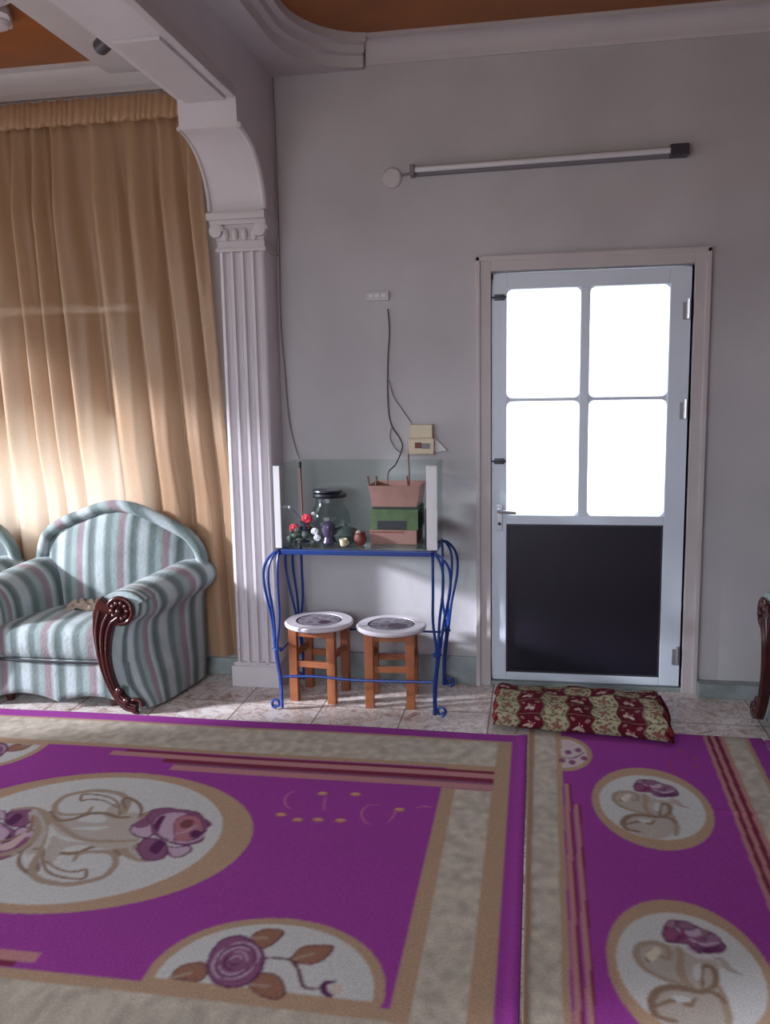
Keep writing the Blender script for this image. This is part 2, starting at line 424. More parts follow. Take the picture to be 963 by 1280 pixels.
# door leaf
dr = bpy.data.objects.new('door_1', None); COL.objects.link(dr); dr.location = (.45, .02, 0)
dr['kind'] = 'structure'; dr['label'] = 'pale grey metal door with four frosted panes over a dark lower panel'
x0, x1, zt = -.005, .905, 2.04
pl_, pr_, ps, pt, gt, gm, xm = .06, .81, .05, .832, 1.966, 1.443, .428
m = MB(); Y0, Y1 = -.005, .045
m.box(x0, pl_, Y0, Y1, .03, zt, .004).box(pr_, x1, Y0, Y1, .03, zt, .004).box(pl_, pr_, Y0, Y1, gt, zt, .004)
m.box(pl_, pr_, Y0, Y1, pt, pt+.045, .004).box(pl_, pr_, Y0, Y1, .03, ps+.02, .004)
m.build('door_frame', alu, dr, smooth=False)
m = MB().box(xm-.022, xm+.022, Y0, Y1-.01, pt+.045, gt, .004); m.build('mullion', alu, dr, smooth=False)
for a, b in ((pl_, xm-.022), (xm+.022, pr_)):
    MB().box(a, b, Y0+.008, Y1-.01, gm-.008, gm+.008, .003).build('glazing_bar', alu, dr, smooth=False)
    for c_, d_ in ((pt+.045, gm-.008), (gm+.008, gt)):
        o = MB().box(a, b, .018, .024, c_, d_).build('pane', frost, dr, smooth=False)
        g = MB(); r = .028                      # rounded corner gaskets
        for (cx, sx) in ((a, 1), (b, -1)):
            for (cz, sz) in ((c_, 1), (d_, -1)):
                pts = [(cx, cz)]+[(cx+sx*(r-r*math.cos(k/6*PI/2)), cz+sz*(r-r*math.sin(k/6*PI/2))) for k in range(7)]
                pts = [(cx, cz)]+[(cx+sx*r*(1-math.sin(k/6*PI/2)), cz+sz*r*(1-math.cos(k/6*PI/2))) for k in range(7)]
                g.prism(pts, .004, .017, 'xz')
        g.build('corner_gasket', alu, o, smooth=False)
dp = MB().box(pl_, pr_, .012, .03, ps+.02, pt).build('lower_panel', darkpanel, dr, smooth=False)
dp['label'] = 'near-black lower door panel'
m = MB()
for (a, b, c_, d_) in ((pl_, pl_+.008, ps+.02, pt), (pr_-.008, pr_, ps+.02, pt), (pl_, pr_, pt-.008, pt), (pl_, pr_, ps+.02, ps+.028)): m.box(a, b, -.0, .013, c_, d_)
m.build('panel_bead', darkmetal, dp, smooth=False)
for z in (1.85, 1.39, .19):
    MB().tube([(.895, -.014, z-.045), (.895, -.014, z+.045)], .009, 10).box(.868, .9, -.010, -.004, z-.05, z+.03).build('hinge', steel, dr)
h = MB().box(.012, .042, -.012, -.004, .80, .93, .002).build('lock_plate', steel, dr, smooth=False)
MB().tube(crom([(.027, -.01, .9), (.027, -.05, .9), (.05, -.055, .9), (.11, -.052, .895)]), .009, 10).build('handle', steel, h)
MB().lathe((.027, -.02, .835), [(.009, 0), (.009, .01)], 12, 'y').build('keyhole', black, h)
for z in (1.145, 1.93):
    b = MB().box(.0, .05, -.018, -.004, z-.014, z+.014, .003); b.tube([(-.012, -.014, z), (.058, -.014, z)], .005, 8)
    b.build('bolt', darkmetal, dr)
# outside landing seen through the frosted panes
struct(MB().box(-1.5, 2.4, T, 3.2, -.12, -.02).build('floor_outside', marble, smooth=False))

# ---------------------------------------------------------------- curtain
def curtain():
    nu, nv = 620, 110; z0, z1 = .12, 2.945
    W = 2.15
    xs = np.linspace(0, 1, nu)
    # uneven fold centres
    cum = np.cumsum(1+.32*np.sin(xs*17+1)+.22*np.sin(xs*31+2)); ph = cum/cum[-1]
    V = []; Fc = []
    for j in range(nv+1):
        t = (j/nv); z = z1-(z1-z0)*t**1.05
        dz = z1-z
        head = max(0, min(1, (dz-.02)/.10)); 
        for i in range(nu):
            s = xs[i]                         # 0 = right edge
            xt = -1.50-s*W
            lean = .165*(1-s*.9)*(dz/2.8)
            if dz < .12: lean += -.0
            x = xt+lean+.05*min(1, dz/.15)*(1-s)**4
            k = 2*PI*14*ph[i]
            A = .006+.034*min(1, dz/.5)+.006*min(1, dz/2)
            tz_ = min(1, max(0, (z-.90)/.40)); lim = -.094-.071*tz_*tz_*(3-2*tz_)
            fold = math.sin(k+.35*math.sin(z*1.3+s*5))+.28*math.sin(2*k+1.1+z*.5)
            fold2 = math.sin(k*2.6+2+s*3)*(max(0, 1-dz/1.1))*.35
            fine = math.sin(2*PI*78*ph[i]+1.3*math.sin(i*.21)+z*20)*.009*(1-head)+math.sin(2*PI*41*ph[i])*.006*(max(0, 1-dz/.45))
            q_ = (1+(fold+fold2)/1.35)/2; q_ = max(0, q_)
            y = -.032-(A*2.9*((-lim-.02)/.145)**.7)*q_**1.5-fine
            x += .014*min(1, dz/.6)*math.cos(k)
            if dz < .016: y = -.066-fine*.6
            V.append((x, max(min(y, -.026), lim), z+.006*math.sin(k*6)*(1 if j == 0 else 0)))
    for j in range(nv):
        for i in range(nu-1): Fc.append((j*nu+i, j*nu+i+1, (j+1)*nu+i+1, (j+1)*nu+i))
    m = MB(); m.add(V, Fc)
    cu = m.build('curtain', curtm, loc=(-2.5, -.06, 0), smooth=True, angle=180)
    tag(cu, 'long gathered gold curtain hanging behind the striped armchairs', 'curtain')
    # gathered heading tape
    hb = MB(); n = 500; pts0 = []
    V = []; Fc = []
    for j, (z, off) in enumerate(((2.945, .0), (2.925, .006), (2.885, .004), (2.845, .007), (2.825, 0))):
        for i in range(n):
            s = i/(n-1); V.append((-1.49-s*(W+.02)+.012*(s < .002), -.098-off-.013*abs(math.sin(i*.40+.9*math.sin(i*.13)+z*14+.5*math.sin(i*.041)))*(1-.5*(j in (0, 4))), z+.004*math.sin(i*.31)))
    for j in range(4):
        for i in range(n-1): Fc.append((j*n+i, j*n+i+1, (j+1)*n+i+1, (j+1)*n+i))
    hb.add(V, Fc); h = hb.build('heading', curtm, loc=(0, 0, 0), smooth=True, angle=180); h.parent = cu; h.location = (2.5, .06, 0)
    md = h.modifiers.new('solid', 'SOLIDIFY'); md.thickness = .003; md.offset = 1
curtain()
o = thing('rail_bracket', 'short dark grey round bracket poking out under the beam above the curtain', 'bracket', (-1.36, -1.08, 2.80))
MB().tube([(-1.42, -1.04, 2.80), (-1.336, -1.12, 2.80)], .030, 14).build('sleeve', darkmetal, o)
MB().tube([(-1.345, -1.092, 2.80), (-1.335, -1.101, 2.80)], .02, 12).build('end_cap', darkmetal, o)
# plaster ceiling rose at the far left
m = MB()
cr = (-2.45, -1.0)
pl = []
for k in range(96):
    a = 2*PI*k/96; r = .50+.07*abs(math.sin(a*6))+.012*math.sin(a*24); pl.append((cr[0]+r*math.cos(a), cr[1]+r*math.sin(a)))
m.prism(pl, ZC-.035, ZC, 'xy')
for k in range(12):
    a = 2*PI*(k+.5)/12; m.ball((cr[0]+.50*math.cos(a), cr[1]+.50*math.sin(a), ZC-.04), .06, (1, 1, .5), 12)
m.tube([(cr[0]+.22*math.cos(2*PI*k/40), cr[1]+.22*math.sin(2*PI*k/40), ZC-.04) for k in range(40)], .02, 8, True)
tag(m.build('ceiling_rose', plaster, loc=(cr[0], cr[1], ZC)), 'white scalloped plaster rose on the brown ceiling at the left edge', 'ceiling rose')

# ---------------------------------------------------------------- armchair
CO = Vector((-1.95, -.35, 0))
FR = [(-1.735, .02), (-1.80, .12), (-1.838, .25), (-1.850, .40), (-1.838, .50), (-1.795, .562), (-1.73, .590), (-1.66, .585), (-1.602, .548), (-1.583, .495), (-1.60, .452), (-1.632, .40), (-1.628, .28), (-1.592, .15), (-1.572, .02)]
RE = [(-1.72, .02), (-1.70, .12), (-1.69, .25), (-1.68, .45), (-1.665, .56), (-1.62, .632), (-1.555, .662), (-1.49, .655), (-1.437, .62), (-1.422, .57), (-1.447, .525), (-1.495, .47), (-1.50, .30), (-1.50, .15), (-1.51, .02)]
def mirx(x, y):
    """the left arm: mirror about the chair's centre line"""
    t = (y+.60)/.5; c = -2.115*(1-t)-1.935*t
    return 2*c-x
def wx(z):
    """right-hand edge of the carved facing, a little proud of it"""
    T_ = [(0, -1.61), (.05, -1.635), (.10, -1.69), (.16, -1.715), (.25, -1.735), (.36, -1.725), (.44, -1.70), (.47, -1.64), (.52, -1.625), (.60, -1.64)]
    for (a, b), (c, d) in zip(T_, T_[1:]):
        if a <= z <= c: return b+(d-b)*(z-a)/(c-a)
    return T_[-1][1] if z > .6 else T_[0][1]
def make_arm(side, ch):
    m = MB(); NV = 26
    f = crom([(a, 0, b) for a, b in FR], 4); r = crom([(a, 0, b) for a, b in RE], 4); n = len(f); V = []; SC = []
    for j in range(NV+1):
        t = (j/NV)**1.25; y = -.60+.49*t; ts = t*t*(3-2*t)*.5+t*.5; w0 = max(0, 1-t/.30)**2.2
        for k in range(n):
            x = f[k].x*(1-ts)+r[k].x*ts; z = f[k].z*(1-ts)+r[k].z*ts
            edge = min(j, NV-j)
            sh = .012 if edge == 0 else 0
            cx, cz = (-1.70*(1-ts)-1.58*ts), .33
            x += (cx-x)*sh*3*.3; z += (cz-z)*sh*1.5
            if 8 < k/4 and x > -1.76: x = x+(min(x, wx(z))-x)*w0
            if side < 0: x = mirx(x, y)
            V.append((x, y, max(z, .02))); SC.append(y*.9-.16*w0+10.03)
    Fc = [(j*n+k, j*n+k+1, (j+1)*n+k+1, (j+1)*n+k) for j in range(NV) for k in range(n-1)]
    Fc += [(j*n+n-1, j*n, (j+1)*n, (j+1)*n+n-1) for j in range(NV)]
    Fc += [tuple(range(n))[::-1], tuple(NV*n+k for k in range(n))]
    m.add(V, Fc, SC); a = m.build('arm', stripem, ch, smooth=True, angle=60)
    # carved wooden facing
    yf = -.604
    X = (lambda x: mirx(x, yf)) if side < 0 else (lambda x: x)
    out = [(-1.80, .565), (-1.838, .513), (-1.849, .43), (-1.849, .36), (-1.829, .226), (-1.782, .104), (-1.72, .02), (-1.655, .012)]
    inn = [(-1.655, .05), (-1.70, .076), (-1.752, .141), (-1.776, .252), (-1.766, .362), (-1.735, .44), (-1.69, .46)]
    pl = [(p.x, p.z) for p in crom([(a_, 0, b) for a_, b in out], 4)]+[(p.x, p.z) for p in crom([(a_, 0, b) for a_, b in inn], 4)]
    m = MB().prism([(X(a_), b) for a_, b in pl], yf-.024, yf+.004, 'xz', .006)
    w = m.build('arm_facing', redwood, a, smooth=True, angle=40); w['label'] = 'dark red carved wooden arm front'
    m = MB()
    for q, rr in ((.2, .009), (.5, .011), (.8, .008)):
        pts = []
        for i in range(7):
            o_ = out[1:][i] if i < 7 else out[-1]; i_ = inn[::-1][i]
            pts.append((X(o_[0]*(1-q)+i_[0]*q), yf-.026, o_[1]*(1-q)+i_[1]*q))
        m.tube(crom(pts, 5), rr, 8)
    for i in range(2): 
        z = .06+.05*i; m.ball((X(-1.70-.035*i), yf-.03, z), .020, (1, .6, 1.2), 12)
    m.tube([(X(-1.655)+.032*math.cos(k/14*5), yf-.02, .04+.032*math.sin(k/14*5)) for k in range(15)], .010, 8)
    # rosette at the scroll
    cx, cz = -1.712, .500
    m.tube([(X(cx+.062*math.cos(2*PI*k/28)), yf-.014, cz+.062*math.sin(2*PI*k/28)) for k in range(28)], .011, 8, True)
    m.lathe((X(cx), yf-.012, cz), [(0, 0), (.05, 0), (.055, .02)], 24, 'y')
    for k in range(10):
        an = 2*PI*k/10; m.ball((X(cx+.038*math.cos(an)), yf-.018, cz+.038*math.sin(an)), .014, (1, .8, 1), 10)
    m.ball((X(cx), yf-.024, cz), .017, (1, 1, 1), 12)
    m.build('carving', redwood, w, smooth=True, angle=60)
def soft_box(name, x0, x1, y0, y1, z0, z1, m, ch, bulge=.02, stripe='x', r=.03, label=None, nx=28, ny=14, nz=8):
    """rounded cushion; bulge swells the top and front"""
    V = []; SC = []; idx = {}
    def put(i, j, k):
        key = (i, j, k)
        if key in idx: return idx[key]
        u, v, w = i/nx, j/ny, k/nz
        x, y, z = x0+(x1-x0)*u, y0+(y1-y0)*v, z0+(z1-z0)*w
        cx_, cy_, cz_ = min(max(x, x0+r), x1-r), min(max(y, y0+r), y1-r), min(max(z, z0+r), z1-r)
        d = Vector((x-cx_, y-cy_, z-cz_))
        if d.length > 1e-9:
            s_ = r/d.length*max(abs(d.x), abs(d.y), abs(d.z))/r; d = d*s_
        b = bulge*math.sin(PI*u)*math.sin(PI*v)
        p = (cx_+d.x, cy_+d.y-bulge*.6*math.sin(PI*u)**.5*math.sin(PI*w)*(1-v), cz_+d.z+b*w)
        V.append(p); SC.append(x+10 if stripe == 'x' else y+10); idx[key] = len(V)-1; return idx[key]
    Fc = []
    for i in range(nx):
        for j in range(ny): Fc += [(put(i, j, nz), put(i+1, j, nz), put(i+1, j+1, nz), put(i, j+1, nz)), (put(i, j, 0), put(i, j+1, 0), put(i+1, j+1, 0), put(i+1, j, 0))]
    for i in range(nx):
        for k in range(nz): Fc += [(put(i, 0, k), put(i+1, 0, k), put(i+1, 0, k+1), put(i, 0, k+1)), (put(i, ny, k), put(i, ny, k+1), put(i+1, ny, k+1), put(i+1, ny, k))]
    for j in range(ny):
        for k in range(nz): Fc += [(put(0, j, k), put(0, j, k+1), put(0, j+1, k+1), put(0, j+1, k)), (put(nx, j, k), put(nx, j+1, k), put(nx, j+1, k+1), put(nx, j, k+1))]
    b = MB(); b.add(V, Fc, SC); o = b.build(name, m, ch, smooth=True, angle=70)
    if label: o['label'] = label
    return o
def make_chair():
    ch = thing('armchair', 'x', 'armchair', CO, 'striped armchairs along the walls')
    for s in (1, -1): make_arm(s, ch)
    sx0, sx1 = -2.38, -1.80
    soft_box('seat_cushion', sx0, sx1, -.60, -.16, .235, .405, stripem, ch, .022, r=.035)
    # base and scalloped valance
    pl = [(sx0, .235), (sx1+.02, .235)]
    n = 30
    bot = []
    for k in range(n+1):
        t = k/n; x = sx1+.055-(sx1+.055-sx0+.05)*t
        bot.append((x, .035+.028*math.sin(PI*((t*2) % 1))**.7))
    pl = [(sx0-.05, .235)]+[(sx1+.0, .235)]+bot
    m = MB(); V = []; SC = []; nx = 40
    for i in range(nx+1):
        u = i/nx; x = sx0-.05+(sx1+.10-(sx0-.05))*u
        zb = .03+.04*abs(math.sin(2*PI*u))**.8
        for j in range(7):
            t = j/6; z = .24*(1-t)+zb*t
            V.append((x, -.592+.004*math.cos(t*PI), z)); SC.append(x+10)
    Fc = [(i*7+j, i*7+j+1, (i+1)*7+j+1, (i+1)*7+j) for i in range(nx) for j in range(6)]
    m.add(V, Fc, SC); v = m.build('valance', stripem, ch, smooth=True); md = v.modifiers.new('s', 'SOLIDIFY'); md.thickness = .015; md.offset = 0
    m = MB(); m.box(sx0-.02, sx1+.03, -.575, -.14, .07, .245); m.sc = [10.1]*len(m.v); m.build('seat_base', stripem, ch, smooth=False)
    m = MB().tube([(sx0, -.604, .238), (-2.07, -.612, .236), (sx1, -.604, .238)], .006, 6)
    m.build('piping', black, ch)
    for fx, fy in ((sx0+.0, -.52), (sx1-.02, -.52), (sx0+.05, -.17), (sx1-.0, -.17)):
        MB().lathe((fx, fy, 0), [(.018, 0), (.024, .03), (.028, .075)], 14).build('foot', redwood, ch)
    # back: arch outline
    cx = -1.94
    AR = [(-.45, .64), (-.437, .72), (-.40, .80), (-.31, .858), (-.20, .900), (-.10, .935), (0, .948), (.10, .932), (.20, .892), (.30, .845), (.385, .795), (.44, .72), (.455, .64)]
    A = crom([(cx+a, 0, b) for a, b in AR], 6)
    pts = [(p.x, -.134-.03*(.95-p.z), p.z-.02) for p in A]
    m = MB(); m.tube(pts, .032, 12); m.sc = [v[0]*.6+v[2]*.5+10 for v in m.v]
    m.build('back_rail', stripem, ch, smooth=True)
    # front pad
    nx, nz = 36, 18; V = []; SC = []
    def top(x):
        for a, b in zip(A, A[1:]):
            if a.x <= x <= b.x: return a.z+(b.z-a.z)*(x-a.x)/max(1e-6, b.x-a.x)
        return .66
    xl, xr = cx-.415, cx+.42
    for i in range(nx+1):
        u = i/nx; x = xl+(xr-xl)*u; zt_ = top(x)-.035; zb = .36
        for j in range(nz+1):
            t = j/nz; z = zb+(zt_-zb)*t
            b = (math.sin(PI*u)**.45)*(math.sin(PI*min(1, t*.93+.07))**.45)
            V.append((x, -.125-.075*b-.05*(1-t), z)); SC.append(x+10.02)
    Fc = [(i*(nz+1)+j, i*(nz+1)+j+1, (i+1)*(nz+1)+j+1, (i+1)*(nz+1)+j) for i in range(nx) for j in range(nz)]
    m = MB(); m.add(V, Fc, SC)
    # back shell
    o0 = len(m.v); V2 = []
    for i in range(nx+1):
        u = i/nx; x = xl+(xr-xl)*u; V2.append((x, -.122, .1)); V2.append((x, -.122, top(x)-.02))
    m.add(V2, [(2*i, 2*i+1, 2*i+3, 2*i+2) for i in range(nx)], [10.1]*len(V2))
    o = m.build('backrest', stripem, ch, smooth=True, angle=80)
    return ch
ch = make_chair()
ch['label'] = 'striped green armchair with carved wood arm beside the white pilaster'
def copy_tree(o, parent=None):
    c = o.copy(); COL.objects.link(c)
    if parent: c.parent = parent
    for k in list(o.children): copy_tree(k, c)
    return c
c2 = copy_tree(ch); c2.location = CO+Vector((-1.06, 0, 0)); c2['label'] = 'striped armchair at the left edge, only its arched back corner showing'
c3 = copy_tree(ch); c3.location = (1.45, -.97, .014); c3.rotation_euler = (0, 0, -PI/2); c3['label'] = 'striped armchair at the right edge, only its carved wooden arm front showing'
# crumpled cloth on the seat
def crumple(name, c, sx, sy, h, m, label, cat):
    nx, ny = 26, 18; V = []
    for i in range(nx+1):
        for j in range(ny+1):
            u, v = i/nx*2-1, j/ny*2-1; r = 1-.25*abs(u*v)
            e = max(0, 1-(u*u*.9+v*v*.9)**2)
            z = h*e**.4*(.55+.45*math.sin(u*7+v*3)*math.cos(v*6-u*2))
            V.append((c[0]+u*sx*r, c[1]+v*sy*r+.01*math.sin(u*9), c[2]+max(z, .001)))
    Fc = [(i*(ny+1)+j, (i+1)*(ny+1)+j, (i+1)*(ny+1)+j+1, i*(ny+1)+j+1) for i in range(nx) for j in range(ny)]
    b = MB(); b.add(V, Fc); o = b.build(name, m, loc=c, angle=180); md = o.modifiers.new('s', 'SOLIDIFY'); md.thickness = .003
    return tag(o, label, cat)
crumple('crumpled_cloth', (-2.06, -.30, .426), .11, .07, .045, clothb, 'small crumpled beige cloth lying on the back of the armchair seat', 'cloth')

# ---------------------------------------------------------------- iron table
TX0, TX1, TY0, TY1, TZ = -.985, -.245, -.46, -.10, .775
tb = thing('iron_table', 'blue wrought iron table with curved rod legs carrying the glass case', 'table', ((TX0+TX1)/2, (TY0+TY1)/2, 0))
m = MB()
for (a, b, c_, d_) in ((TX0, TX1, TY0, TY0+.02), (TX0, TX1, TY1-.02, TY1), (TX0, TX0+.02, TY0, TY1), (TX1-.02, TX1, TY0, TY1)): m.box(a, b, c_, d_, TZ-.024, TZ, .003)
m.build('top_frame', bluem, tb, smooth=False)
o = MB().box(TX0+.004, TX1-.004, TY0+.004, TY1-.004, TZ, TZ+.006).build('glass_top', tankglass, tb, smooth=False)
def leg(cx, cy, sx, sy):
    m = MB(); zb = .30
    for (dx, dy) in ((sx*1.0, sy*.15), (sx*.62, sy*.55), (sx*.05, sy*.6)):
        pts = [(cx, cy, TZ-.015), (cx+dx*.035, cy+dy*.03, TZ-.022), (cx+dx*.075, cy+dy*.06, TZ-.08), (cx+dx*.078, cy+dy*.065, TZ-.18),
               (cx+dx*.05, cy+dy*.06, .45), (cx+sx*.018+dx*.012, cy+sy*.03+dy*.012, zb), (cx+sx*.005+dx*.008, cy+sy*.03+dy*.008, .15), (cx+sx*.004+dx*.006, cy+sy*.03+dy*.006, .012)]
        m.tube(crom(pts, 7), .0065, 8)
    sc = []
    for k in range(26):
        a = -PI/2+k/25*2*PI*1.15; r = .022*(1-k/60); sc.append((cx+sx*(.012+.024+r*math.cos(a)), cy+sy*.03, .03+r*math.sin(a)))
    m.tube(sc, .007, 8)
    m.tube([(cx+sx*.018+.022*math.cos(2*PI*k/14), cy+sy*.03+.016*math.sin(2*PI*k/14), .30) for k in range(14)], .004, 6, True)
    m.build('leg', bluem, tb)
for cx, cy, sx, sy in ((TX0+.01, TY0+.01, -1, -1), (TX1-.01, TY0+.01, 1, -1), (TX0+.01, TY1-.01, -1, 1), (TX1-.01, TY1-.01, 1, 1)): leg(cx, cy, sx, sy)
m = MB().tube(crom([(TX0+.01, -.48, .165), (-.8, -.48, .172), (-.62, -.48, .162), (TX1-.01, -.48, .168)], 6), .007, 8)
m.build('front_stretcher', bluem, tb)
for x in (TX0+.005, TX1-.005): MB().tube([(x, -.475, .29), (x, -.09, .29)], .006, 8).build('side_stretcher', bluem, tb)
MB().tube([(TX0+.005, -.08, .29), (TX1-.005, -.08, .29)], .006, 8).build('rear_stretcher', bluem, tb)

# glass case
GZ = TZ+.007
gc = thing('glass_case', 'open-topped clear glass case with white front corner strips on the blue table', 'glass case', ((TX0+TX1)/2, (TY0+TY1)/2, GZ))
for nm, bb in (('back_pane', (TX0, TX1, TY1-.006, TY1, GZ, 1.165)), ('side_pane', (TX0, TX0+.006, TY0+.012, TY1-.006, GZ, 1.165)),
               ('side_pane', (TX1-.006, TX1, TY0+.012, TY1-.006, GZ, 1.165)), ('base_pane', (TX0+.006, TX1-.006, TY0+.012, TY1-.006, GZ, GZ+.006))):
    MB().box(*bb).build(nm, tankglass, gc, smooth=False)
for a, b in ((TX0-.006, TX0+.024), (TX1-.036, TX1+.012)): MB().box(a, b, TY0-.002, TY0+.012, GZ, 1.165, .002).build('corner_strip', whitep, gc, smooth=False)
GB = GZ+.006
# boxes in the case (front face at y = -.40)
def bxpx(name, px0, px1, zlo, zhi, y0, y1, m, label, cat='box', group=None):
    a = atY(px0, 650, y0).x; b = atY(px1, 650, y0).x
    o = thing(name, label, cat, ((a+b)/2, (y0+y1)/2, zlo), group)
    return o, a, b
gz = lambda py, y: atY(495, py, y).z
yb = -.36
h1 = .855; h2 = .955; 
o, a, b = bxpx('cardboard_box', 462, 521, GB, h1, yb, -.14, cardb, 'low pinkish cardboard box at the bottom of the stack in the glass case')
MB().box(a, b, yb, -.14, GB, h1, .003).build('carton', cardb, o, smooth=False)
MB().box(a+.004, b-.06, yb-.002, yb, h1-.012, h1-.006).build('flap_edge', redbr, o, smooth=False)
o, a, b = bxpx('green_box', 464, 523, h1, h2, yb, -.14, cardg, 'green box with a black lower band, middle of the stack in the glass case')
MB().box(a, b, yb, -.14, h1, h2, .003).build('carton', cardg, o, smooth=False)
MB().box(a+.03, b-.06, yb-.003, yb, h1+.004, h1+.045, .001).build('black_label', black, o, smooth=False)
o, a, b = bxpx('brown_box', 461, 525, h2, h2+.12, yb-.02, -.15, cardb, 'pinkish brown open tray on top of the stacked boxes in the glass case', 'tray')
m = MB()
bm = bmesh.new(); bmesh.ops.create_cube(bm, size=1)
for v in bm.verts:
    tz = v.co.z+.5; v.co = Vector(((a+b)/2+v.co.x*((b-a)-.03*(1-tz)), (-.26)+v.co.y*.22, h2+.012+tz*.098))
tp = [f for f in bm.faces if f.normal.z > .9]; bmesh.ops.inset_region(bm, faces=tp, thickness=.008, depth=-.03); m.bm(bm)
m.build('tray_body', cardb, o, smooth=False)
m = MB().box(a+.015, b-.015, yb-.004, -.16, h2, h2+.014, .002); m.build('dark_base', black, o, smooth=False)
for px in (462, 470, 511):
    p = atY(px, 610, -.33)
    MB().tube([(p.x, -.33, h2+.09), (p.x-.006+.01*(px == 470), -.33, h2+.15)], .0045, 6).build('peg', redbr, o)
o = thing('navy_book', 'dark navy thin book standing between the boxes and the white strip', 'book', (atY(525, 650, -.34).x, -.25, GB))
MB().box(a+.262+.0, a+.284, -.37, -.16, GB, h2, .002).build('cover', navy, o, smooth=False)
m = MB().box(a+.264, a+.282, -.371, -.369, GB+.004, h2-.004); m.build('spine', black, o, smooth=False)
# flowers
def P(px, py, y): return atY(px, py, y)
vs = thing('flower_arrangement', 'small vase of red and white artificial flowers at the left in the glass case', 'flowers', (P(382, 680, -.33).x, -.33, GB))
cx = P(382, 680, -.33).x
MB().lathe((cx, -.33, GB), [(.022, 0), (.03, .02), (.034, .05), (.022, .085), (.026, .10)], 20).build('vase', navy, vs)
def blossom(px, py, y, r, m, n=9):
    c = P(px, py, y); b = MB(); b.ball(c, r*.55, (1, 1, 1), 10)
    for k in range(n):
        an = 2*PI*k/n; el = .3*(k % 3)
        b.ball((c.x+r*.55*math.cos(an), c.y-r*.35*math.sin(el), c.z+r*.5*math.sin(an)), r*.5, (1, .6, .9), 8)
    b.build('blossom', m, vs)
for a_ in ((368, 660, -.36, .024, redf), (384, 648, -.35, .026, redf), (383, 659, -.34, .02, redbr), (394, 664, -.36, .019, petw), (397, 672, -.37, .018, petw), (392, 642, -.3, .01, petw), (362, 634, -.3, .008, petw)): blossom(*a_)
m = MB()
for px, py in ((368, 660), (384, 648), (394, 664), (397, 672), (392, 642), (362, 634)):
    c = P(px, py, -.335); m.tube(crom([(cx, -.33, GB+.08), ((cx+c.x)/2, -.33, (GB+.08+c.z)/2+.01), tuple(c)], 5), .002, 5)
m.build('stems', leafm, vs)
m = MB()
for k in range(34):
    an = random.uniform(0, 2*PI); c = (cx+random.uniform(-.07, .05), -.34+random.uniform(-.03, .04), GB+random.uniform(.012, .07)); m.ball(c, .017, (1.1*abs(math.cos(an))+.2, .3, 1.1*abs(math.sin(an))+.2), 8)
m.build('foliage', leafm, vs)
# dark stick
p0, p1 = P(380, 672, -.22), P(375, 577, -.22)
st = thing('incense_stick', 'thin dark stick leaning upright behind the red flowers', 'stick', (p0.x, -.22, GB))
MB().tube([(p0.x, -.22, GB), (p1.x, -.22, p1.z)], [.004, .0055], 8).build('shaft', redbr, st)
MB().tube([(p1.x, -.22, p1.z), (p1.x-.001, -.22, p1.z-.03)], .008, 8).build('tip', black, st)
# glass jar with dark lid
jc = P(413, 660, -.22); jz = P(413, 620, -.22).z
jar = thing('glass_jar', 'large clear round glass jar with a dark flat lid in the glass case', 'jar', (jc.x, -.22, GB))
MB().lathe((jc.x, -.22, GB), [(0, 0), (.045, .002), (.085, .04), (.10, .085), (.092, .13), (.07, .165), (.066, jz-GB)], 32).build('jar_body', jarglass, jar)
MB().lathe((jc.x, -.22, jz-.004), [(0, 0), (.082, 0), (.085, .010), (.08, .02), (.0, .022)], 32).build('lid', black, jar)
MB().lathe((jc.x-.01, -.22, jz+.024), [(0, 0), (.072, 0), (.07, .007), (0, .009)], 32).build('lid_rim', black, jar)
# ornaments
c = P(411, 652, -.375); 
v = thing('purple_ornament', 'dark purple glazed round ornament beside the flowers', 'ornament', (c.x, -.38, GB))
MB().lathe((c.x, -.38, GB), [(.02, 0), (.03, .01), (.022, .035), (.034, .065), (.03, .09), (.014, .104), (0, .107)], 24).build('body', purp, v)
v = thing('green_ornament', 'low dark green rounded dish in the middle of the glass case', 'ornament', (P(430, 670, -.36).x, -.36, GB)); c = P(432, 670, -.36)
MB().lathe((c.x, -.36, GB), [(.03, 0), (.05, .01), (.072, .045), (.055, .07), (.02, .084), (0, .086)], 28, squash=(1, .7)).build('bowl', dgreen, v)
MB().lathe((c.x-.0, -.36, GB+.084), [(.012, 0), (.008, .008), (0, .012)], 14).build('knob', dgreen, v)
c = P(429, 678, -.43)
v = thing('cream_cup', 'tiny cream cup at the front of the glass case', 'cup', (c.x, -.425, GB))
MB().lathe((c.x, -.425, GB), [(.009, 0), (.014, .004), (.019, .035), (.016, .034), (.011, .006), (0, .005)], 20).build('bowl', creamm, v)
MB().tube([(c.x+.016+.009*math.sin(PI*k/8), -.425, GB+.008+.02*k/8) for k in range(9)], .002, 6).build('handle', creamm, v)
c = P(450, 675, -.40)
v = thing('clay_pot', 'small red-brown clay pot left of the stacked boxes', 'pot', (c.x, -.39, GB))
MB().lathe((c.x, -.39, GB), [(.018, 0), (.028, .02), (.03, .035), (.024, .052), (.027, .06), (.02, .058), (0, .03)], 20).build('body', redbr, v)
MB().ball((c.x-.005, -.39, GB+.06), .016, (1, 1, .7), 10).build('contents', clothb, v)

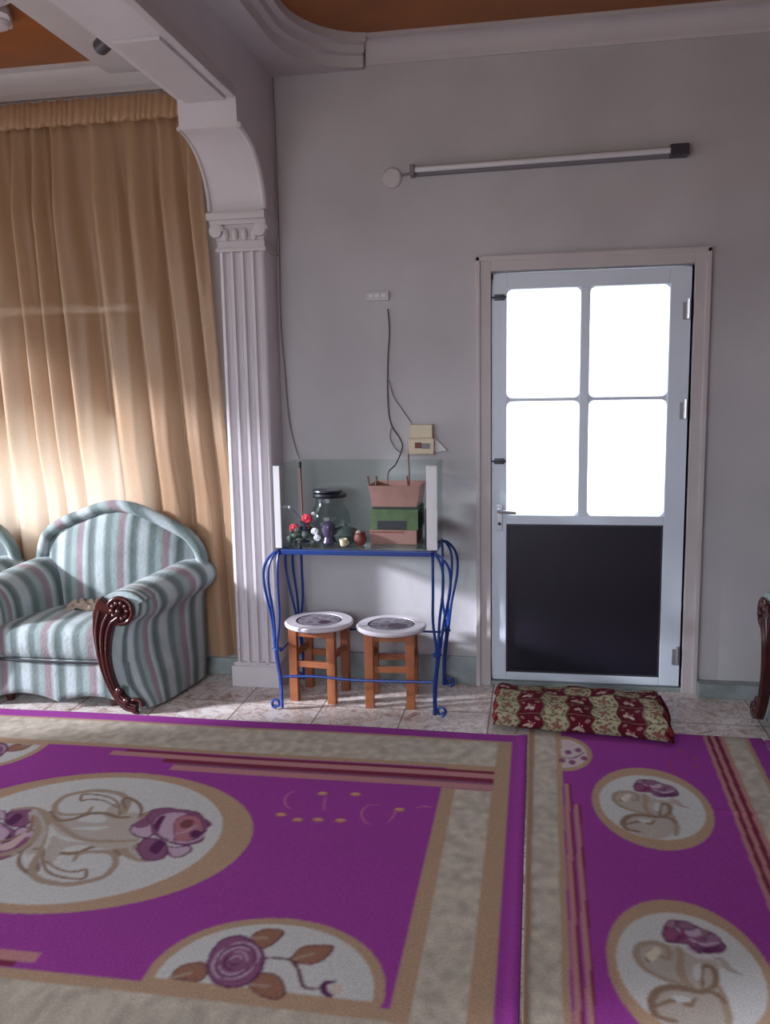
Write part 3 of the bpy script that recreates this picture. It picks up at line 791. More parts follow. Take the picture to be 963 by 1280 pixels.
# ---------------------------------------------------------------- stools
def stool(cx, cy, rot, label):
    st = thing('wooden_stool', label, 'stool', (cx, cy, 0), 'low stools under the iron table')
    H = .372; hw = .098
    Rm = lambda x, y: (cx+x*math.cos(rot)-y*math.sin(rot), cy+x*math.sin(rot)+y*math.cos(rot))
    def rbox(x0_, x1_, y0_, y1_, z0_, z1_, name, par):
        m = MB().box(x0_, x1_, y0_, y1_, z0_, z1_, .003); m.v = [(*Rm(v[0], v[1]), v[2]) for v in m.v]; return m.build(name, woodo, par, smooth=False)
    MB().lathe((cx, cy, H-.012), [(0, 0), (.155, 0), (.168, .008), (.17, .018), (.163, .026), (.115, .027), (.112, .021), (0, .020)], 48).build('seat', stoolw, st)
    # patterned recessed centre
    n = 48; nr = 20; V = [(cx, cy, H+.0125)]; C = []
    def pat(x, y):
        q = math.sin(x*70+3*math.sin(y*45))+math.sin(y*80+2*math.sin(x*60+1))
        if (x-.035)**2+(y+.03)**2 < .001+.0015*(rot > 0): return s2l((64, 40, 60))
        return s2l((96, 88, 98)) if q > .55 else (s2l((150, 142, 152)) if q > -.5 else s2l((122, 112, 122)))
    for i in range(1, nr+1):
        for k in range(n): V.append((cx+.112*i/nr*math.cos(2*PI*k/n), cy+.112*i/nr*math.sin(2*PI*k/n), H+.0125))
    Fc = [(0, 1+k, 1+(k+1) % n) for k in range(n)]+[(1+(i-1)*n+k, 1+i*n+k, 1+i*n+(k+1) % n, 1+(i-1)*n+(k+1) % n) for i in range(1, nr) for k in range(n)]
    me = bpy.data.meshes.new('seat_inset'); me.from_pydata([(v[0]-cx, v[1]-cy, v[2]) for v in V], [], Fc)
    ca = me.color_attributes.new('pat', 'FLOAT_COLOR', 'POINT')
    for i, v in enumerate(V): ca.data[i].color = (*(s2l((52, 44, 56)) if math.hypot(v[0]-cx, v[1]-cy) > .106 else pat(v[0]-cx, v[1]-cy)), 1)
    me.materials.append(insetm); o = bpy.data.objects.new('seat_inset', me); COL.objects.link(o); o.parent = st; o['label'] = 'grey patterned round centre of the seat'
    for sx in (-1, 1):
        for sy in (-1, 1):
            rbox(sx*hw-.021, sx*hw+.021, sy*hw-.016, sy*hw+.016, 0, H-.012, 'leg', st)
    for sy in (-1, 1): rbox(-hw+.021, hw-.021, sy*hw-.009, sy*hw+.009, .175, .205, 'stretcher', st)
    for sx in (-1, 1): rbox(sx*hw-.009, sx*hw+.009, -hw+.016, hw-.016, .215, .245, 'stretcher', st)
    for sy in (-1, 1): rbox(-hw+.02, hw-.02, sy*hw-.008, sy*hw+.008, H-.045, H-.012, 'apron', st)
stool(-.845, -.262, -.12, 'low orange wooden stool with white round seat, left under the blue table')
stool(-.478, -.292, .06, 'low orange wooden stool with white round seat, right under the blue table')

# ---------------------------------------------------------------- wall fittings
f = thing('tube_light', 'unlit fluorescent tube fitting fixed on the wall above the door', 'light', (.235, -.03, 2.53))
za, zb_ = 2.527, 2.543
MB().prism([(-.385, za-.022), (.80, zb_-.024), (.80, zb_+.020), (-.385, za+.020)], -.035, 0, 'xz', .003).build('batten', greyp, f, smooth=False)
MB().tube([(-.37, -.05, za), (.79, -.05, zb_)], .0135, 14).build('tube', bulb, f)
MB().box(-.395, -.372, -.066, 0, za-.026, za+.024, .004).build('end_cap', greyp, f, smooth=False)
MB().box(.785, .865, -.066, 0, zb_-.026, zb_+.024, .004).build('end_cap', darkmetal, f, smooth=False)
f = thing('junction_disc', 'round white ceiling-rose style cap on the wall left of the tube light', 'cap', (-.488, -.0, 2.507))
MB().lathe((-.488, -.018, 2.507), [(0, 0), (.040, .0005), (.047, .006), (.05, .020)], 32, 'y').build('cap', plaster2, f)
MB().tube([(-.448, -.008, 2.512), (-.392, -.012, 2.522)], .006, 8).build('lead', greyp, f)
f = thing('socket_strip', 'small pale double wall socket high on the wall above the glass case', 'socket', (-.568, 0, 1.955))
MB().box(-.625, -.510, -.022, 0, 1.935, 1.978, .004).build('body', plaster2, f, smooth=False)
for x in (-.598, -.567, -.536): MB().box(x-.010, x+.010, -.026, -.022, 1.95, 1.966, .001).build('rocker', whitep, f, smooth=False)
f = thing('electric_box', 'beige electric switch box on the wall above the right side of the glass case', 'switch box', (-.355, 0, 1.255))
MB().box(-.412, -.300, -.05, 0, 1.262, 1.330, .004).build('upper_cover', beigem, f, smooth=False)
o = MB().box(-.418, -.292, -.062, 0, 1.185, 1.262, .004).build('lower_cover', beigem, f, smooth=False)
MB().box(-.385, -.352, -.067, -.06, 1.215, 1.243, .002).build('red_switch', redbr, o, smooth=False)
MB().box(-.350, -.310, -.066, -.06, 1.212, 1.238, .002).build('grey_switch', greyp, o, smooth=False)
MB().prism([(-.292, 1.262), (-.23, 1.20), (-.292, 1.19)], -.02, -.0, 'xz').build('side_tab', whitep, f, smooth=False)
def cable(name, pts, r, m, label):
    P_ = crom(pts, 8); b = MB().tube(P_, r, 6); o = b.build(name, m, loc=pts[0]); return tag(o, label, 'cable')
def wp(px, py, y=-.012): return tuple(atY(px, py, y))
cable('power_cable', [wp(*q) for q in ((485, 386), (487, 415), (485, 450), (485, 500), (489, 530), (500, 548), (503, 560))]+[wp(495, 580, -.10), wp(486, 590, -.2), wp(485, 606, -.26)], .0035, cablem, 'dark cable hanging from the small socket into the glass case')
cable('power_cable', [wp(*q) for q in ((486, 475), (492, 495), (503, 512), (515, 529))], .0028, cablel, 'thin pale cable looping to the beige switch box')
cable('power_cable', [wp(*q) for q in ((489, 535), (488, 548), (494, 560), (501, 566))], .0028, cablel, 'thin pale loop of cable left of the beige switch box')
cable('power_cable', [wp(511, 563, -.03), wp(511, 575, -.1), wp(512, 590, -.24), wp(512, 606, -.3)], .003, redbr, 'reddish cable dropping from the beige switch box to the tray')
cable('power_cable', [wp(*q) for q in ((341, 97, ), (344, 160), (346, 220), (349, 300), (351, 400), (356, 460), (361, 520), (369, 557))]+[wp(375, 574, -.105)], .0032, cablel, 'long dark cable running down the wall corner beside the pilaster')

# ---------------------------------------------------------------- rugs (pattern woven into the pile as colours)
PUR = s2l((142, 58, 138)); TAN = s2l((164, 136, 112)); BEI = s2l((174, 163, 150)); CRE = s2l((184, 182, 180)); MAR = s2l((112, 40, 62)); PNK = s2l((172, 122, 122))
ROSE = s2l((124, 78, 108)); ROSD = s2l((84, 38, 78)); ROSL = s2l((172, 148, 164)); SCR = s2l((150, 132, 116)); SCD = s2l((126, 104, 88)); LEAF = s2l((138, 98, 80)); LEAFD = s2l((96, 58, 66)); GOLD = s2l((196, 146, 110))
class Pat:
    def __init__(s, xs, ys):
        s.X, s.Y = np.meshgrid(xs, ys, indexing='ij'); s.C = np.zeros(s.X.shape+(3,)); s.C[:] = PUR; s.xs = xs; s.ys = ys
    def rect(s, x0, x1, y0, y1, c):
        m = (s.X >= x0) & (s.X <= x1) & (s.Y >= min(y0, y1)) & (s.Y <= max(y0, y1)); s.C[m] = c
    def ell(s, cx, cy, rx, ry, c, clip=None):
        m = ((s.X-cx)/rx)**2+((s.Y-cy)/ry)**2 <= 1
        if clip is not None: m &= clip
        s.C[m] = c
    def win(s, a, pad):
        i0, i1 = np.searchsorted(s.xs, [a[:, 0].min()-pad, a[:, 0].max()+pad]); j0, j1 = np.searchsorted(s.ys, [a[:, 1].min()-pad, a[:, 1].max()+pad])
        return slice(i0, i1), slice(j0, j1)
    def poly(s, pts, c, smooth=True):
        a = np.array([(p.x, p.y) for p in crom([(x, y, 0) for x, y in pts], 5, True)]) if smooth else np.array(pts)
        w = s.win(a, .01); X, Y = s.X[w], s.Y[w]; ins = np.zeros(X.shape, bool)
        for k in range(len(a)):
            x1_, y1_ = a[k-1]; x2_, y2_ = a[k]
            cond = ((y1_ > Y) != (y2_ > Y)); 
            if y1_ != y2_: ins ^= cond & (X < (x2_-x1_)*(Y-y1_)/(y2_-y1_)+x1_)
        s.C[w][ins] = c
    def stroke(s, pts, wd, c, smooth=True):
        a = np.array([(p.x, p.y) for p in crom([(x, y, 0) for x, y in pts], 5)]) if smooth and len(pts) > 2 else np.array(pts)
        w = s.win(a, wd); X, Y = s.X[w], s.Y[w]; n = len(a)
        ins = np.zeros(X.shape, bool)
        for k in range(n-1):
            p, q = a[k], a[k+1]; d = q-p; L = d@d+1e-12
            t = np.clip(((X-p[0])*d[0]+(Y-p[1])*d[1])/L, 0, 1)
            ww = wd/2*(.55+.45*math.sin(PI*min(1, max(0, (k+.5)/n)))) 
            ins |= (X-p[0]-t*d[0])**2+(Y-p[1]-t*d[1])**2 < ww*ww
        s.C[w][ins] = c
    def outline(s, pts, fill, line, wd=.006):
        s.poly(pts, fill); s.stroke(list(pts)+[pts[0]], wd, line)
def fl(pts, ox, oy, sc, T_=lambda x, y: (x, y)):
    out = []
    for x, y in pts:
        p = bp(ox+x/sc, oy+y/sc, 2, .01); out.append(T_(float(p[0]), float(p[1])))
    return out
def mesh_from(pat, name, zf, m, cxy, thick=.009):
    xs, ys = pat.xs, pat.ys; nx, ny = len(xs), len(ys)
    Z = zf(pat.X, pat.Y)
    co_ = np.stack([pat.X-cxy[0], pat.Y-cxy[1], Z], -1).reshape(-1, 3)
    I = np.arange(nx*ny).reshape(nx, ny)
    q = np.stack([I[:-1, :-1], I[1:, :-1], I[1:, 1:], I[:-1, 1:]], -1).reshape(-1, 4)
    # skirt down to the floor so the rug has thickness
    ring = np.concatenate([I[:, 0], I[-1, 1:], I[-2::-1, -1], I[0, -2:0:-1]])
    low = co_[ring].copy(); low[:, 2] = .0005; base = nx*ny; nr = len(ring)
    k = np.arange(nr); sk = np.stack([ring, base+k, base+(k+1) % nr, np.roll(ring, -1)], -1)
    allv = np.concatenate([co_, low]); allq = np.concatenate([q, sk])
    me = bpy.data.meshes.new(name); me.vertices.add(len(allv)); me.vertices.foreach_set('co', allv.astype(np.float32).ravel())
    me.loops.add(len(allq)*4); me.loops.foreach_set('vertex_index', allq.astype(np.int32).ravel())
    me.polygons.add(len(allq)); me.polygons.foreach_set('loop_start', (np.arange(len(allq))*4).astype(np.int32))
    me.polygons.foreach_set('loop_total', np.full(len(allq), 4, np.int32))
    me.update(calc_edges=True); me.validate()
    ca = me.color_attributes.new('pat', 'FLOAT_COLOR', 'POINT'); C = np.ones((len(allv), 4), np.float32)
    C[:nx*ny, :3] = pat.C.reshape(-1, 3); C[nx*ny:, :3] = pat.C.reshape(-1, 3)[ring]
    ca.data.foreach_set('color', C.ravel()); me.materials.append(m); me.shade_smooth()
    o = bpy.data.objects.new(name, me); COL.objects.link(o); o.location = (cxy[0], cxy[1], 0); return o
def flick(P_, s=.13):
    """beige band has a mottled leafy weave"""
    m = np.all(np.abs(P_.C-np.array(BEI)) < 1e-6, -1)
    n = rng.standard_normal(P_.X.shape)
    def bl(a, k):
        for ax_ in (0, 1):
            c_ = np.cumsum(a, axis=ax_); a = (np.roll(c_, -k, ax_)-np.roll(c_, k, ax_))/(2*k)
        return a
    n = bl(bl(n, 3), 3); n = np.clip(n/(n[60:-60, 60:-60].std()+1e-9), -2, 2) if min(n.shape) > 140 else n*0
    P_.C[m] *= (1+s*.7*n[m])[:, None]
    C = P_.C; D = C.copy()
    D[1:-1] = .25*C[:-2]+.5*C[1:-1]+.25*C[2:]; E_ = D.copy(); E_[:, 1:-1] = .25*D[:, :-2]+.5*D[:, 1:-1]+.25*D[:, 2:]; P_.C = E_

# rug 1
RX, RY = -1.33, -1.70
xs = np.concatenate([np.arange(-2.83, -2.45, .02), np.arange(-2.45, .1775, .004)])
ys = np.concatenate([np.arange(-2.745, -2.46, .02), np.arange(-2.46, -.658, .0045)])
p = Pat(xs, ys)
def both(fn, *a):
    fn(*a)
def sym(x0, x1, y0, y1, c):
    p.rect(x0, x1, y0, y1, c); p.rect(2*RX-x1, 2*RX-x0, 2*RY-y1, 2*RY-y0, c)
p.rect(-2.77, .112, -2.68, -.735, TAN)
for s_ in (0, 1):
    if s_ == 0: f_ = lambda *a: p.rect(*a)
    else: f_ = lambda x0, x1, y0, y1, c: p.rect(2*RX-x1, 2*RX-x0, 2*RY-max(y0, y1), 2*RY-min(y0, y1), c)
    f_(-2.71, .053, -.985, -.752, BEI)
    f_(-2.52, .053, -1.2, -1.03, PUR)
f0 = (-2.52, -.139)
p.rect(f0[0], f0[1], -2.375, -1.02, PUR)
for s_ in (0, 1):
    if s_ == 0: f_ = lambda x0, x1, y0, y1, c: p.rect(x0, x1, y0, y1, c)
    else: f_ = lambda x0, x1, y0, y1, c: p.rect(2*RX-x1, 2*RX-x0, 2*RY-max(y0, y1), 2*RY-min(y0, y1), c)
    f_(-1.50, .053, -1.052, -1.030, MAR); f_(-1.55, .053, -1.092, -1.052, PNK); f_(-1.30, .053, -1.128, -1.094, MAR); f_(-1.24, .053, -1.148, -1.128, ROSE); f_(-1.24, .053, -1.192, -1.150, PNK)
    f_(-.139, .053, -2.42, -1.197, TAN); f_(-.086, .050, -2.68, -1.205, BEI)
# end cuts of the stripes
# half medallions on the borders
for s_ in (1, -1):
    cx_ = -.477 if s_ == 1 else 2*RX+.477; cy_ = -2.34 if s_ == 1 else 2*RY+2.34
    cl = (p.Y > -2.385) if s_ == 1 else (p.Y < 2*RY+2.385)
    p.ell(cx_, cy_, .316, .277, TAN, cl); cl = (p.Y > -2.36) if s_ == 1 else (p.Y < 2*RY+2.36)
    p.ell(cx_, cy_-.01*s_, .288, .258, CRE, cl)
p.ell(RX, RY, .594, .46, TAN); p.ell(RX-.008, RY, .49, .418, CRE)
Tid = lambda x, y: (x, y); Trot = lambda x, y: (2*RX-x, 2*RY-y)
for Tf in (Trot, Tid):
    A = lambda pts: fl(pts, 0, 940, 4.0125, Tf); B = lambda pts: fl(pts, 120, 960, 4.815, Tf)
    # scroll sprays
    p.poly(A([(150, 300), (250, 300), (330, 330), (440, 330), (560, 330), (690, 310), (700, 450), (560, 490), (440, 470), (330, 480), (260, 560), (200, 560), (190, 440), (150, 340)]), s2l((166, 156, 148)))
    p.stroke(A([(60, 290), (180, 285), (230, 330), (250, 390), (230, 450), (190, 520), (160, 580), (180, 630), (250, 655), (340, 665), (440, 650), (530, 620), (580, 560), (560, 510), (480, 500), (400, 510), (370, 545)]), .026, SCR)
    p.stroke(A([(230, 470), (215, 540), (240, 600), (320, 630), (420, 635), (430, 590), (380, 600), (300, 590), (230, 545)]), .012, SCD)
    p.stroke(A([(60, 290), (150, 280), (220, 300), (290, 360), (340, 400), (420, 440), (560, 450), (690, 445)]), .022, SCR)
    p.stroke(A([(255, 300), (300, 345), (380, 335), (450, 312), (530, 312), (590, 330), (650, 330)]), .020, SCD)
    p.stroke(A([(700, 330), (710, 290), (690, 255), (640, 230), (615, 250), (630, 285)]), .016, SCD)
    p.stroke(A([(180, 330), (190, 400), (130, 470), (60, 500), (0, 515), (-60, 540)]), .030, SCR)
    p.stroke(A([(165, 320), (150, 390), (90, 420), (30, 440), (-40, 455)]), .016, SCD)
    p.stroke(A([(0, 540), (80, 510), (160, 460)]), .008, SCD)
    p.poly(A([(390, 345), (440, 325), (520, 325), (530, 350), (460, 358)]), CRE); p.poly(A([(360, 385), (470, 378), (550, 378), (480, 395)]), CRE)
    p.poly(A([(250, 360), (265, 380), (310, 420), (440, 455), (330, 445), (265, 420), (235, 480), (222, 480), (240, 420)]), CRE)
    p.poly(A([(0, 465), (60, 440), (130, 400), (120, 430), (60, 480), (0, 490)]), s2l((184, 158, 158)))
    # rose
    p.outline(B([(205, 385), (225, 345), (300, 320), (350, 335), (345, 400), (300, 425), (240, 410)]), ROSL, ROSD, .009)
    p.poly(B([(225, 345), (300, 300), (330, 320), (310, 355), (250, 365)]), ROSE)
    p.outline(B([(245, 490), (290, 430), (370, 430), (425, 460), (425, 520), (370, 555), (290, 550)]), ROSE, ROSD, .007)
    p.poly(B([(320, 490), (370, 440), (420, 450), (400, 490), (360, 520)]), ROSD)
    p.outline(B([(425, 470), (480, 480), (560, 470), (570, 500), (510, 535), (450, 530)]), ROSL, ROSD, .008)
    p.outline(B([(300, 300), (340, 255), (420, 240), (500, 250), (600, 262), (640, 290), (670, 330), (670, 360), (650, 400), (640, 440), (560, 465), (470, 460), (400, 430), (345, 400), (330, 340)]), ROSE, ROSD, .006)
    p.poly(B([(350, 340), (390, 290), (460, 270), (540, 275), (500, 310), (470, 350), (470, 430), (430, 430), (380, 400)]), ROSL)
    p.poly(B([(350, 350), (380, 300), (420, 290), (400, 330), (370, 390)]), ROSD)
    p.outline(B([(470, 330), (520, 290), (600, 290), (640, 330), (640, 400), (560, 440), (480, 440)]), s2l((158, 104, 116)), ROSD, .004)
    p.poly(B([(505, 340), (550, 310), (590, 320), (570, 355), (520, 365)]), s2l((112, 62, 70)))
    p.poly(B([(565, 395), (600, 375), (640, 390), (610, 420), (575, 420)]), ROSD)
    p.stroke(B([(440, 440), (540, 450), (620, 430), (650, 400)]), .010, ROSL); p.stroke(B([(480, 400), (540, 385), (600, 350)]), .008, ROSL)
    p.stroke(B([(660, 310), (690, 340), (650, 370)]), .012, ROSE)
    # small rose of the half medallion
    D = lambda pts: fl(pts, 180, 1130, 3.01, Tf)
    for q in ([(95, 280), (140, 235), (220, 222), (240, 255), (210, 290), (150, 285)], [(400, 130), (440, 98), (515, 96), (520, 120), (470, 160), (430, 165)], [(385, 300), (430, 262), (500, 270), (530, 320), (510, 355), (440, 345)], [(550, 212), (590, 165), (650, 155), (712, 160), (680, 205), (620, 228)]):
        p.outline(D(q), LEAF, LEAFD, .006)
        c0 = D([(sum(a_[0] for a_ in q)/len(q), sum(a_[1] for a_ in q)/len(q))])[0]; pts_ = D(q)
        p.stroke([pts_[0], c0, ], .010, SCR, False)
    p.stroke(D([(440, 205), (500, 204), (550, 210), (580, 245), (595, 300), (620, 318), (670, 315)]), .010, LEAFD)
    p.ell(*D([(725, 318)])[0], .016, .024, s2l((186, 170, 160))); p.stroke(D([(715, 292), (678, 300), (680, 330), (705, 345)]), .018, ROSD)
    p.outline(D([(250, 190), (290, 140), (360, 120), (410, 145), (450, 190), (440, 250), (390, 300), (320, 312), (260, 290), (238, 240)]), ROSE, ROSD, .008)
    c0 = D([(345, 215)])[0]; rx = abs(D([(445, 215)])[0][0]-c0[0]); ry = abs(D([(345, 305)])[0][1]-c0[1])
    for (t0, t1, r_, col_, w_) in ((0, 2.2, .85, ROSL, .008), (2.5, 4.4, .82, ROSL, .008), (4.6, 6.1, .8, ROSL, .007), (1, 3.2, .62, ROSL, .007), (3.6, 5.6, .6, ROSL, .007), (0, 2, .42, ROSL, .006), (2.6, 4.8, .4, ROSD, .008), (.5, 3, .22, ROSL, .006), (3.4, 5.8, .2, ROSD, .006), (0, 3, .72, ROSD, .005), (3.3, 6, .7, ROSD, .005)):
        p.stroke([(c0[0]+rx*r_*math.cos(t0+(t1-t0)*k/8), c0[1]+ry*r_*math.sin(t0+(t1-t0)*k/8)) for k in range(9)], w_, col_)
    # gold sprigs
    G = lambda pts: fl(pts, 320, 960, 4.0125, Tf)
    for x, y in ((335, 130), (500, 135), (720, 212), (125, 232), (208, 258), (312, 258), (425, 262)):
        p.ell(*G([(x, y)])[0], .023, .016, s2l((150, 84, 112))); p.ell(*G([(x, y-3)])[0], .017, .011, GOLD)
    for q in ([(190, 115), (150, 140), (150, 185), (180, 200)], [(350, 145), (340, 190), (345, 210)], [(620, 185), (560, 190), (530, 225), (545, 265), (570, 280)], [(665, 270), (690, 240), (700, 215)], [(800, 205), (840, 195), (880, 200)]):
        p.stroke(G(q), .007, s2l((184, 104, 140)))
flick(p)
zr1 = lambda X, Y: .010+.0016*np.sin(X*5+Y*3)+.0012*np.sin(Y*13+X*2)+.006*np.exp(-((X-.16)/.02)**2)
r1 = mesh_from(p, 'rug', zr1, patm, (RX, RY)); tag(r1, 'large purple and cream rug with an oval rose medallion in front of the table', 'rug')

# rug 2
xs = np.arange(.180, 1.160, .004); ys = np.arange(-3.2, -.565, .0045)
ys = np.concatenate([np.arange(-3.2, -2.46, .02), np.arange(-2.46, -.560, .0045)])
q2 = Pat(xs, ys)
Xr, Yr = q2.X.copy(), q2.Y.copy()
q2.X = Xr+(.007+.038*(Xr-.178))*(-.62-Yr)
q2.rect(.180, .318, -5, 0, TAN); q2.rect(.207, .296, -5, 0, BEI)
q2.rect(.324, .341, -5, -1.10, PNK); q2.rect(.341, .349, -5, -1.10, MAR); q2.rect(.357, .373, -5, -1.262, PNK); q2.rect(.373, .379, -5, -1.262, MAR)
q2.rect(.915, 1.10, -5, 0, TAN); q2.rect(.915, .931, -5, 0, PNK); q2.rect(.931, .946, -5, 0, MAR); q2.rect(.946, .962, -5, 0, PNK); q2.rect(.962, .98, -5, 0, MAR); q2.rect(.98, .995, -5, 0, PNK)
q2.rect(1.0, 1.082, -5, 0, BEI)
q2.rect(.314, 1.0, -5, -.0, PUR) if False else None
q2.ell(.318, -.819, .125, .172, TAN, (q2.X > .318)); q2.ell(.318, -.819, .105, .140, s2l((190, 172, 172)), (q2.X > .318))
q2.X = Xr
def m3(off, full):
    E3 = lambda pts: [(x+off[0], y+off[1]) for x, y in fl(pts, 740, 1110, 4.318)]
    c = (.604+off[0], -2.1215+off[1])
    q2.ell(c[0], c[1], .208, .305, TAN); q2.ell(c[0], c[1], .182, .24, CRE)
    lb = s2l((164, 154, 144))
    q2.poly(E3([(240, 330), (300, 295), (380, 310), (470, 320), (560, 380), (680, 400), (690, 500), (720, 620), (700, 760), (560, 800), (360, 700), (330, 590), (420, 530), (300, 460), (250, 400)]), lb)
    q2.stroke(E3([(480, 520), (380, 490), (290, 440), (245, 380), (250, 320), (310, 300), (380, 310), (420, 350), (410, 390), (370, 370)]), .020, SCR)
    q2.stroke(E3([(300, 400), (300, 360), (340, 330)]), .012, SCD); q2.poly(E3([(290, 360), (350, 320), (370, 350), (330, 400)]), s2l((196, 184, 166)))
    q2.stroke(E3([(560, 560), (500, 500), (480, 440), (480, 370), (470, 330)]), .022, SCR)
    q2.stroke(E3([(600, 540), (590, 470), (600, 430), (640, 430), (670, 470), (660, 530), (610, 560)]), .018, SCD)
    q2.stroke(E3([(690, 540), (720, 620), (740, 700), (735, 760)]), .020, SCR)
    q2.stroke(E3([(720, 620), (660, 570), (560, 560), (460, 540), (370, 550), (325, 600), (330, 660), (370, 700), (450, 720)]), .022, SCD)
    q2.stroke(E3([(560, 600), (530, 640), (470, 610), (400, 620), (350, 640)]), .014, SCD)
    q2.poly(E3([(430, 590), (500, 590), (540, 605), (480, 622)]), CRE)
    q2.stroke(E3([(660, 380), (720, 410), (760, 450), (810, 472)]), .010, s2l((142, 130, 124))); q2.poly(E3([(680, 370), (740, 410), (760, 460), (700, 430)]), s2l((160, 146, 138)))
    q2.poly(E3([(560, 420), (590, 420), (585, 500), (545, 470)]), CRE)
    # rose
    q2.outline(E3([(380, 250), (400, 200), (440, 180), (490, 185), (540, 200), (600, 225), (660, 250), (690, 280), (720, 320), (700, 350), (620, 355), (560, 350), (520, 310), (440, 300), (400, 290)]), ROSE, ROSD, .006)
    q2.poly(E3([(380, 250), (420, 225), (480, 230), (520, 260), (470, 295), (410, 290)]), s2l((120, 50, 92)))
    q2.poly(E3([(430, 210), (470, 225), (480, 250), (450, 250)]), ROSL)
    q2.poly(E3([(500, 235), (560, 220), (600, 245), (560, 270), (520, 262)]), ROSL)
    q2.poly(E3([(590, 230), (630, 230), (640, 260), (600, 268)]), s2l((126, 100, 104)))
    q2.outline(E3([(395, 205), (415, 180), (445, 180), (455, 205), (430, 225)]), s2l((138, 110, 124)), ROSD, .004)
    q2.outline(E3([(455, 200), (490, 180), (540, 195), (560, 220), (520, 232), (480, 222)]), s2l((128, 92, 116)), ROSD, .004)
    q2.outline(E3([(380, 250), (400, 222), (450, 225), (470, 260), (450, 290), (400, 285)]), s2l((132, 74, 104)), ROSD, .005)
    q2.outline(E3([(640, 245), (690, 270), (700, 305), (650, 310), (610, 290)]), s2l((136, 98, 122)), ROSD, .004)
    q2.stroke(E3([(530, 280), (600, 310), (680, 300)]), .012, ROSL); q2.stroke(E3([(560, 330), (620, 345), (700, 335)]), .010, ROSD); q2.stroke(E3([(520, 330), (560, 355)]), .014, ROSL, False)
    q2.stroke(E3([(560, 300), (620, 330), (690, 320)]), .008, ROSD)
m3((0, 0), True); m3((.018, .892), True); m3((-.016, -.9), True)
for q in ([(150, 150), (200, 130), (250, 120)], ):
    pass
E7 = lambda pts: fl(pts, 480, 880, 1.994)
for c_ in ((460, 120), (485, 115), (500, 135), (470, 145), (445, 140)):
    q2.ell(*E7([c_])[0], .014, .022, ROSE)
q2.stroke(E7([(440, 130), (470, 135), (500, 120)]), .008, ROSD)
q2.stroke(E7([(722, 130), (712, 150), (722, 170), (738, 178)]), .007, s2l((160, 60, 100)))
for c_ in ((775, 135), (778, 158), (740, 118)): q2.ell(*E7([c_])[0], .010, .014, s2l((150, 70, 100)))
flick(q2)
def zr2(X, Y): return .011+.0016*np.sin(X*6+Y*4)+.007*np.exp(-((X-.18)/.015)**2)+.008*np.exp(-((Y+1.24+(X-.8)*.12)/.012)**2)*np.clip((X-.8)/.1, 0, 1)
r2 = mesh_from(q2, 'rug', zr2, patm, (.67, -1.7)); tag(r2, 'purple runner rug with two round rose medallions in front of the door', 'rug')
# rug 3, a sliver at the right
xs = np.arange(1.168, 2.6, .01); ys = np.arange(-3.2, -.575, .01)
q3 = Pat(xs, ys); q3.rect(1.195, 3, -5, -.62, TAN); q3.rect(1.215, 2.4, -5, -.64, BEI); q3.rect(1.40, 2.4, -5, -.8, PUR); q3.ell(1.9, -1.7, .35, .45, TAN); q3.ell(1.9, -1.7, .3, .38, CRE); flick(q3)
r3 = mesh_from(q3, 'rug', lambda X, Y: .011+0*X, patm, (1.9, -1.7)); tag(r3, 'beige-edged purple rug at the right edge of the room', 'rug')

